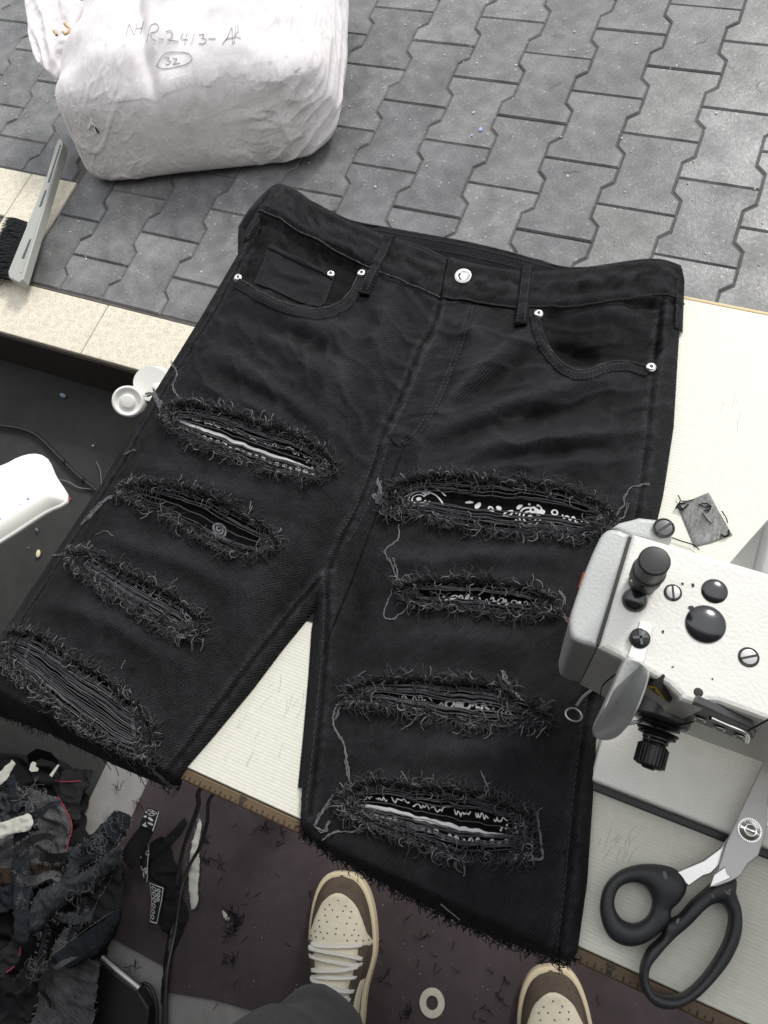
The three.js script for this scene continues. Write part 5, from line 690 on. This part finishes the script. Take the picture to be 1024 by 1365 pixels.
  { const r = rng(303), used = new Set(); for (let k = 0; k < 16; k++) { const cx = 8 + r() * 140, cy = 1040 + r() * 290, y = .095 + r() * .03, w = .008 + r() * .012, P = at(cx, cy, y); if (cx > 105 && cy > 1225) continue; const key = `${k % 5}${cy < 1110 ? 0 : cy < 1210 ? 1 : 2}${cx < 75}`; if (used.has(key)) continue; used.add(key); let a = r() * 6.28; const A = [], B = []; for (let i = 0; i < 7; i++) { const n = V(-Math.sin(a), 0, Math.cos(a)).multiplyScalar(w / 2 * (1 - .06 * i)); const q = P.clone().setY(y); A.push(q.clone().add(n)); B.push(q.clone().sub(n)); a += (r() - .5) * 1.1; P.x += Math.cos(a) * .013; P.z += Math.sin(a) * .013; }
    const t = thing('denim_strip', `narrow frayed ${['charcoal', 'navy', 'slate blue', 'black', 'washed grey'][k % 5]} strip on the ${cy < 1110 ? 'upper' : cy < 1210 ? 'middle' : 'lower'} ${cx < 75 ? 'left' : 'right'} of the offcut heap`, 'fabric scrap', A[0].clone().setY(0), 'denim strips tangled in the offcut heap'), m = [M.scrapDark, M.scrapNavy, M.scrapSlate, M.scrapBlack, M.scrapGrey][k % 5], tw = r() * 9, Hy = (x, z, s) => y + .012 * noise(s * 2.6, tw, k) - .006 * s; part('cloth', band(A, B, 34, 5, Hy, (q, s) => .008 * (q - .5) * Math.sin(s * 5 + tw) + .002 * noise(s * 12, q * 3, k), { scale: .15 }), m, t, { uv: true });
    const T = new Threads(3), CA = resample(A, 60), CB = resample(B, 60); for (let j = 0; j < 70; j++) { const i = Math.floor(r() * 60), e = r() < .5, q = (e ? CA : CB)[i].clone(), o = q.clone().sub((e ? CB : CA)[i]).setY(0).normalize(); q.y = Hy(0, 0, i / 60) + .001; const s = []; let d = Math.atan2(o.z, o.x) + (r() - .5) * 1.6; for (let c = 0; c < 5; c++) { s.push(q.clone()); d += (r() - .5) * 1.1; q.x += Math.cos(d) * .0016; q.z += Math.sin(d) * .0016; q.y += (r() - .5) * .0015; } T.add(s, .0003); } part('frayed_edge', T.geo(), r() < .5 ? M.threadPale : M.thread, t, { kind: 'stuff' }); } }
  // loose thread tangles on the heap
  const T = new Threads(3), r = rng(61); for (const [cx, cy, n, s] of [[128, 1130, 16, 7], [138, 1118, 8, 5], [120, 1172, 8, 6], [100, 1192, 8, 6], [40, 1062, 30, 14], [48, 1290, 14, 6], [145, 1092, 8, 6]]) for (let k = 0; k < n; k++) { const p = at(cx + (r() - .5) * s * 2, cy + (r() - .5) * s * 2, .115); let a = r() * 6, c = (r() - .5) * 2; const l = []; for (let i = 0; i < 9; i++) { l.push(p.clone()); a += c * .6; p.x += Math.cos(a) * .0035; p.z += Math.sin(a) * .0035; p.y += (r() - .5) * .004; } T.add(l, .00038); }
  single('thread_tangle', 'grey thread tangles caught on the denim offcut heap', 'threads', T.geo(), M.threadPale, { kind: 'stuff' });
}
// bandana strips on the mat
{
  const print = (seed, kind) => { const cv = document.createElement('canvas'); cv.width = 256; cv.height = 128; const c = cv.getContext('2d'), r = rng(seed); c.fillStyle = '#111013'; c.fillRect(0, 0, 256, 128); c.strokeStyle = c.fillStyle = '#cfcfcf'; c.lineWidth = 7; if (kind) { c.strokeRect(6, 8, 244, 112); for (let k = 0; k < 6; k++) { c.beginPath(); c.ellipse(34 + k * 37, 82, 11, 22, .2, 0, 7); c.stroke(); } for (let k = 0; k < 3; k++) { c.beginPath(); c.ellipse(34 + k * 30, 40, 10, 12, 0, 0, 7); c.stroke(); } } else { for (let k = 0; k < 9; k++) { c.beginPath(); c.ellipse(r() * 256, r() * 128, 14 + r() * 16, 7 + r() * 8, r() * 3, 0, 7); r() < .5 ? c.fill() : c.stroke(); } c.fillRect(0, 112, 256, 8); } const t = new THREE.CanvasTexture(cv); t.colorSpace = THREE.SRGBColorSpace; return std(lin(.75, .75, .75), .9, { map: t, side: THREE.DoubleSide }); };
  const strip = (name, label, A, B, y, m, cat = 'fabric scrap', uv01 = true, amp = .004) => { const t = thing(name, label, cat, at(...A[0], 0)); part('cloth', band(pts(A, y), pts(B, y), 30, 6, (x, z) => y + amp * noise(x * 40, z * 40, y * 900), t_ => .002 * Math.sin(Math.PI * t_), { uv01, scale: .2 }), m, t, { uv: true }); return t; };
  strip('black_strap', 'black cloth strap leading to a printed bandana end', [[160, 1140], [178, 1112], [192, 1094]], [[176, 1160], [194, 1130], [207, 1106]], .06, M.scrapBlack, 'strap', false);
  strip('bandana_strip', 'white patterned bandana end on the black strap top', [[186, 1098], [193, 1084], [198, 1076]], [[205, 1109], [210, 1094], [213, 1082]], .066, print(3, 0));
  strip('bandana_strip', 'narrow white patterned bandana strip lying on the dark mat', [[186, 1130], [187, 1150], [190, 1172]], [[199, 1126], [198, 1150], [197, 1176]], .03, print(5, 0));
  strip('bandana_strip', 'bandana strip with a row of ringed ovals on the mat', [[220, 1183], [215, 1207], [209, 1232]], [[199, 1175], [202, 1200], [199, 1229]], .022, print(8, 1));
  scrap('black_cloth', 'matte black cloth lying under the oval bandana strip', [[200, 1122], [216, 1114], [226, 1120], [230, 1146], [240, 1160], [240, 1190], [232, 1230], [222, 1245], [212, 1235], [219, 1184], [200, 1172], [198, 1150]], .014, M.scrapBlack, { amp: .005 });
  strip('black_strip', 'thin black cloth strip pointing up to the jeans hem', [[220, 1116], [234, 1103], [246, 1089]], [[227, 1126], [240, 1112], [250, 1097]], .012, M.scrapBlack, 'fabric scrap', false);
  scrap('white_strip', 'frayed whitish felt strip lying between two grey cables', [[266, 1088], [268, 1100], [264, 1122], [265, 1150], [264, 1180], [263, 1208], [254, 1214], [252, 1195], [250, 1165], [252, 1140], [258, 1112]], .012, M.scrapWhite, { amp: .002, fray: 40, frayMat: M.mat });
  { const c = thing('grey_cable', 'grey cable hanging from the table left of the whitish strip', 'cable', at(240, 1200, 0)); part('cord', tube([V(.165, .55, -.05), at(268, 1050, .3), at(264, 1075, .2), at(250, 1115, .1), at(243, 1140, .05), at(236, 1180, .012), at(231, 1230, .008), at(222, 1300, .008), at(217, 1400, .008)], .0042, 120, 8), M.darkSteel, c); }
  { const c = thing('grey_cable', 'thinner grey cable crossing over the whitish strip', 'cable', at(260, 1150, 0)); part('cord', tube([V(.185, .55, -.05), at(283, 1060, .25), at(276, 1098, .12), at(266, 1130, .05), at(251, 1158, .02), at(240, 1195, .014), at(234, 1240, .01), at(223, 1300, .016), at(221, 1400, .01)], .0032, 120, 8), M.darkSteel, c); }
  { const c = thing('black_wire', 'black looped wire beside the black panel', 'cable', at(200, 1330, 0)); part('cord', tube(pts([[170, 1330], [186, 1314], [196, 1312], [205, 1325], [209, 1345], [208, 1400]], .02), .0034, 60, 8), M.black, c); }
  scrap('black_cloth', 'long black cloth strip under the grey cables', [[240, 1190], [250, 1212], [252, 1220], [240, 1250], [228, 1275], [222, 1310], [220, 1350], [214, 1340], [216, 1290], [224, 1240]], .008, M.scrapBlack, { amp: .003 });
  const p = thing('foot_pedal', 'flat black panel with a shiny metal edge bar beside the heap', 'panel', at(165, 1330, 0)); part('panel', slab(pts([[133, 1284], [184, 1322], [198, 1345], [190, 1420], [120, 1420], [126, 1330]], .04), .008, .038, .003), M.black, p); part('edge_bar', cyl(at(136, 1277, .045), at(186, 1318, .045), .0062), M.steelDull, p);
  scrap('bandana_scrap', 'tiny white and black scrap on the maroon mat', [[295, 1213], [300, 1218], [306, 1226], [303, 1230], [296, 1222]], .008, M.scrapWhite, { amp: .002, n: 20 });
  // snipped black threads and lint on the mat
  const T = new Threads(3), r = rng(44); const clump = (cx, cy, n, s) => { for (let k = 0; k < n * .7; k++) { const q = at(cx + (r() - .5) * s * 1.5, cy + (r() - .5) * s, .009); let a = r() * 6, c = (r() - .5) * 1.6; const l = []; for (let i = 0; i < 6; i++) { l.push(q.clone()); a += c * .5; q.x += Math.cos(a) * .0028; q.z += Math.sin(a) * .0028; q.y = .0085 + r() * .004; } T.add(l, .0006); } };
  for (const [x, y, n, s] of [[350, 1106, 12, 12], [375, 1112, 4, 4], [310, 1218, 22, 10], [318, 1228, 20, 8], [306, 1244, 14, 7], [308, 1280, 14, 9], [274, 1148, 18, 12], [270, 1120, 8, 8], [505, 1262, 6, 4], [562, 1252, 5, 4], [515, 1302, 5, 4], [545, 1348, 12, 6], [672, 1302, 4, 3], [662, 1325, 4, 3], [158, 1052, 6, 5], [186, 1072, 6, 5], [370, 1130, 3, 5], [298, 1150, 5, 9], [330, 1200, 4, 12], [420, 1190, 4, 12], [180, 1290, 8, 8], [190, 1340, 10, 8], [600, 1280, 6, 30], [640, 1350, 6, 20]]) clump(x, y, n, s);
  for (let k = 0; k < 26; k++) clump(250 + r() * 560, 1080 + r() * 290, 1, 6);
  single('thread_clippings', 'black thread clippings scattered over the maroon mat', 'threads', T.geo(), M.blackThread, { kind: 'stuff' });
  const pale = []; for (let k = 0; k < 160; k++) { const q = at(230 + r() * 620, 1080 + r() * 300, .0085); pale.push(new THREE.IcosahedronGeometry(.0005 + r() * r() * .0014, 0).translate(q.x, q.y, q.z)); } single('dust_specks', 'pale dust specks over the maroon mat', 'dust', pale, M.mat, { kind: 'stuff' });
}
// ------------------------------------------------------------------ the person standing at the table
{
  const pr = thing('person', 'person in grey trousers and brown and cream sneakers standing at the table', 'person', V(.43, 0, .4));
  function shoe(toe, ax, side, nm) {
    const d = V(ax[0], 0, ax[1]).normalize(), sd = V(d.z, 0, -d.x), L = .305, sh = new THREE.Group(); sh.name = nm; sh.position.set(toe.x + d.x * .15 - .43, 0, toe.z + d.z * .15 - .4); pr.add(sh);
    const Q = (u, s, y) => V(toe.x + d.x * u * L + sd.x * s, y, toe.z + d.z * u * L + sd.z * s);
    const half = u => .0595 * Math.pow(Math.sin(Math.PI * Math.pow(clamp(u, 0, 1), .62) * .93 + .0), .55) * (1 - .22 * sst(.35, .6, u) + .10 * sst(.6, .85, u)), bow = u => side * (.012 * (1 - u) ** 2 - .004);
    const out = []; for (let k = 0; k <= 24; k++) { const u = (k / 24) ** 1.7; out.push(Q(u, half(u) + bow(u), 0)); } for (let k = 24; k >= 1; k--) { const u = (k / 24) ** 1.7; out.push(Q(u, -half(u) + bow(u), 0)); }
    const clean = smooth(out.filter((p, i) => i === 0 || p.distanceTo(out[i - 1]) > .003), 90);
    part('sole', slab(clean, .001, .032, .005), M.soleCream, sh);
    const hgt = u => .034 + .026 * sst(0, .10, u) + .030 * sst(.12, .45, u) + .030 * sst(.42, .62, u) + .03 * sst(.6, .8, u);
    const surf = (u, v, lift = 0) => { const a = v * Math.PI / 2, w = (half(u) - .0055) * (1 - .18 * sst(.3, .6, u) * Math.cos(a)), c = Math.max(0, Math.cos(a)), s = Math.sin(a), e = Math.sign(s) * Math.pow(Math.abs(s), .8); return Q(lerp(.018, .985, u), (w + lift) * e + bow(u), .024 + (hgt(u) - .024 + lift) * Math.pow(c, .72)); };
    const patch = (u0, u1, v0, v1, n, m, lift, shape) => { const P = [], I = []; for (let i = 0; i <= n; i++) for (let j = 0; j <= m; j++) { let s = i / n, t = j / m, [u, v] = shape ? shape(s, t) : [lerp(u0, u1, s), lerp(v0, v1, t)]; const ed = Math.min(1, 8 * Math.min(s, 1 - s), 8 * Math.min(t, 1 - t)); const p = surf(u, v, lift * Math.sqrt(ed) + (lift ? .0006 * noise(u * 40, v * 9, side + 2) : 0)); P.push(p.x, p.y, p.z); } for (let i = 0; i < n; i++) for (let j = 0; j < m; j++) { const a = i * (m + 1) + j, b = a + m + 1; I.push(a, a + 1, b, b, a + 1, b + 1); } const g = new THREE.BufferGeometry(); g.setAttribute('position', new THREE.Float32BufferAttribute(P, 3)); g.setIndex(I); g.computeVertexNormals(); return boxUV(g, .2); };
    const bm = M.brown.clone(); bm.side = THREE.DoubleSide; const cm = M.cream.clone(); cm.side = THREE.DoubleSide; const lm = M.lace.clone(); lm.side = THREE.DoubleSide;
    part('upper', patch(0, 1, -1, 1, 60, 36, 0), bm, sh, { uv: true });
    // cream toe box: narrow at the tip, flaring to the lacing
    const toeV = s => .36 + .36 * sst(.0, 1, s) + .28 * sst(.7, 1, s), tb = (s, t) => { const u = lerp(.085, .335, s), k = Math.pow(Math.sin(Math.PI * .5 * Math.min(1, s * 3.2 + .02)), .6); return [u, (t * 2 - 1) * toeV(s) * k]; };
    part('toe_box', patch(0, 0, 0, 0, 30, 24, .0022, tb), cm, sh, { uv: true });
    const hp = []; for (const [s, ts] of [[.14, [.5]], [.24, [.32, .66]], [.34, [.24, .42, .58, .76]], [.46, [.3, .5, .7]], [.57, [.2, .37, .63, .80]], [.68, [.26, .5, .74]], [.78, [.22, .32, .42, .5, .58, .68, .78]], [.88, [.1, .2, .3, .4, .6, .7, .8, .9]]]) for (const t of ts) { const [u, v] = tb(s, t), p = surf(u, v, .0026); hp.push(new THREE.SphereGeometry(.0014, 7, 5).scale(1, .35, 1).translate(p.x, p.y, p.z)); }
    part('perforation', hp, M.shoeHole, sh, { kind: 'stuff' });
    part('tongue', patch(.30, .70, -.44, .44, 20, 10, .003), cm, sh, { uv: true });
    for (const q of [-1, 1]) part('eyestay', patch(0, 0, 0, 0, 24, 8, .0036, (s, t) => [lerp(.32, .74, s), q * lerp(.44, .72, t)]), bm, sh, { uv: true });
    for (const q of [-1, 1]) part('side_panel', patch(0, 0, 0, 0, 24, 8, .0026, (s, t) => [lerp(.50, .80, s), q * lerp(.73, .93, t)]), cm, sh, { uv: true });
    for (let k = 0; k < 8; k++) { // laces: flat bands, straight bars then crossed ones
      const u = .335 + k * .036, sk = k % 2 ? .018 : -.006; part('lace', patch(0, 0, 0, 0, 5, 24, .0065 + (k % 2) * .0025, (s, t) => [u + (s - .5) * (.024 + .004 * Math.sin(t * 7 + k)) + sk * (t - .5) * 2 * (k % 4 < 2 ? 1 : -1) + .004 * Math.sin(t * 5 + k * 2), (t * 2 - 1) * (.54 + .05 * (k % 3))]), lm, sh, { uv: true }); }
    for (const [v0, v1, u0, u1] of [[.05, .62, .66, .80], [.0, .5, .70, .86]]) part('lace', patch(0, 0, 0, 0, 5, 24, .012, (s, t) => [lerp(u0, u1, t) + (s - .5) * .028, side * lerp(v0, v1, t)]), lm, sh, { uv: true });
    return { Q, d };
  }
  const a = shoe(V(.167, 0, .1365), [.315, .949], -1, 'left_shoe'), b = shoe(V(.519, 0, .138), [.43, .90], 1, 'right_shoe');
  const A = a.Q(.74, 0, .12), B = b.Q(.74, 0, .12);
  part('sock', [cyl(A.clone().setY(.08), A.clone().setY(.20), .046, .05), cyl(B.clone().setY(.08), B.clone().setY(.20), .046, .05)], M.sock, pr);
  // trousers: one continuous surface over hips, knees and ankles
  const J_ = [[V(A.x + .002, .13, A.z - .0), .053], [V(.254, .32, .292), .055], [V(.258, .52, .278), .063], [V(.335, .90, .42), .098], [V(.43, .98, .44), .135], [V(B.x, .13, B.z), .060], [V(.625, .32, .335), .066], [V(.60, .52, .30), .078], [V(.525, .90, .42), .098]], bones = [[0, 1], [1, 2], [2, 3], [3, 4], [5, 6], [6, 7], [7, 8], [8, 4]];
  const n = 76, mc = new MarchingCubes(n, M.trouser, false, false, 200000), c0 = V(.43, .6, .36), hs = .56; mc.isolation = 0;
  for (let z = 0; z < n; z++) for (let y = 0; y < n; y++) for (let x = 0; x < n; x++) {
    const p = V((x - n / 2) / (n / 2) * hs + c0.x, (y - n / 2) / (n / 2) * hs + c0.y, (z - n / 2) / (n / 2) * hs + c0.z); let e = 0;
    for (const [i, k] of bones) { const [a0, r0] = J_[i], [a1, r1] = J_[k], d = a1.clone().sub(a0), t = clamp(p.clone().sub(a0).dot(d) / d.lengthSq(), 0, 1), ds = p.distanceTo(a0.clone().addScaledVector(d, t)) - lerp(r0, r1, t); e += Math.exp(-ds * 60); }
    let ds = -Math.log(Math.max(e, 1e-30)) / 60; ds += .004 * noise(p.x * 22, p.y * 14, p.z * 22) + .003 * Math.sin(p.y * 90 + 5 * noise(p.x * 8, p.y * 8, p.z * 8)) * sst(.45, .15, p.y); ds = Math.max(ds, .105 - p.y, p.y - 1.06); mc.field[z * n * n + y * n + x] = -ds;
  }
  mc.update(); const cnt = mc.count, g = new THREE.BufferGeometry(); g.setAttribute('position', new THREE.BufferAttribute(mc.positionArray.slice(0, cnt * 3), 3)); g.setAttribute('normal', new THREE.BufferAttribute(mc.normalArray.slice(0, cnt * 3), 3)); g.scale(hs, hs, hs).translate(c0.x, c0.y, c0.z);
  part('trousers', g, M.trouser, pr, { scale: .2 });
}
renderer.render(scene, camera);
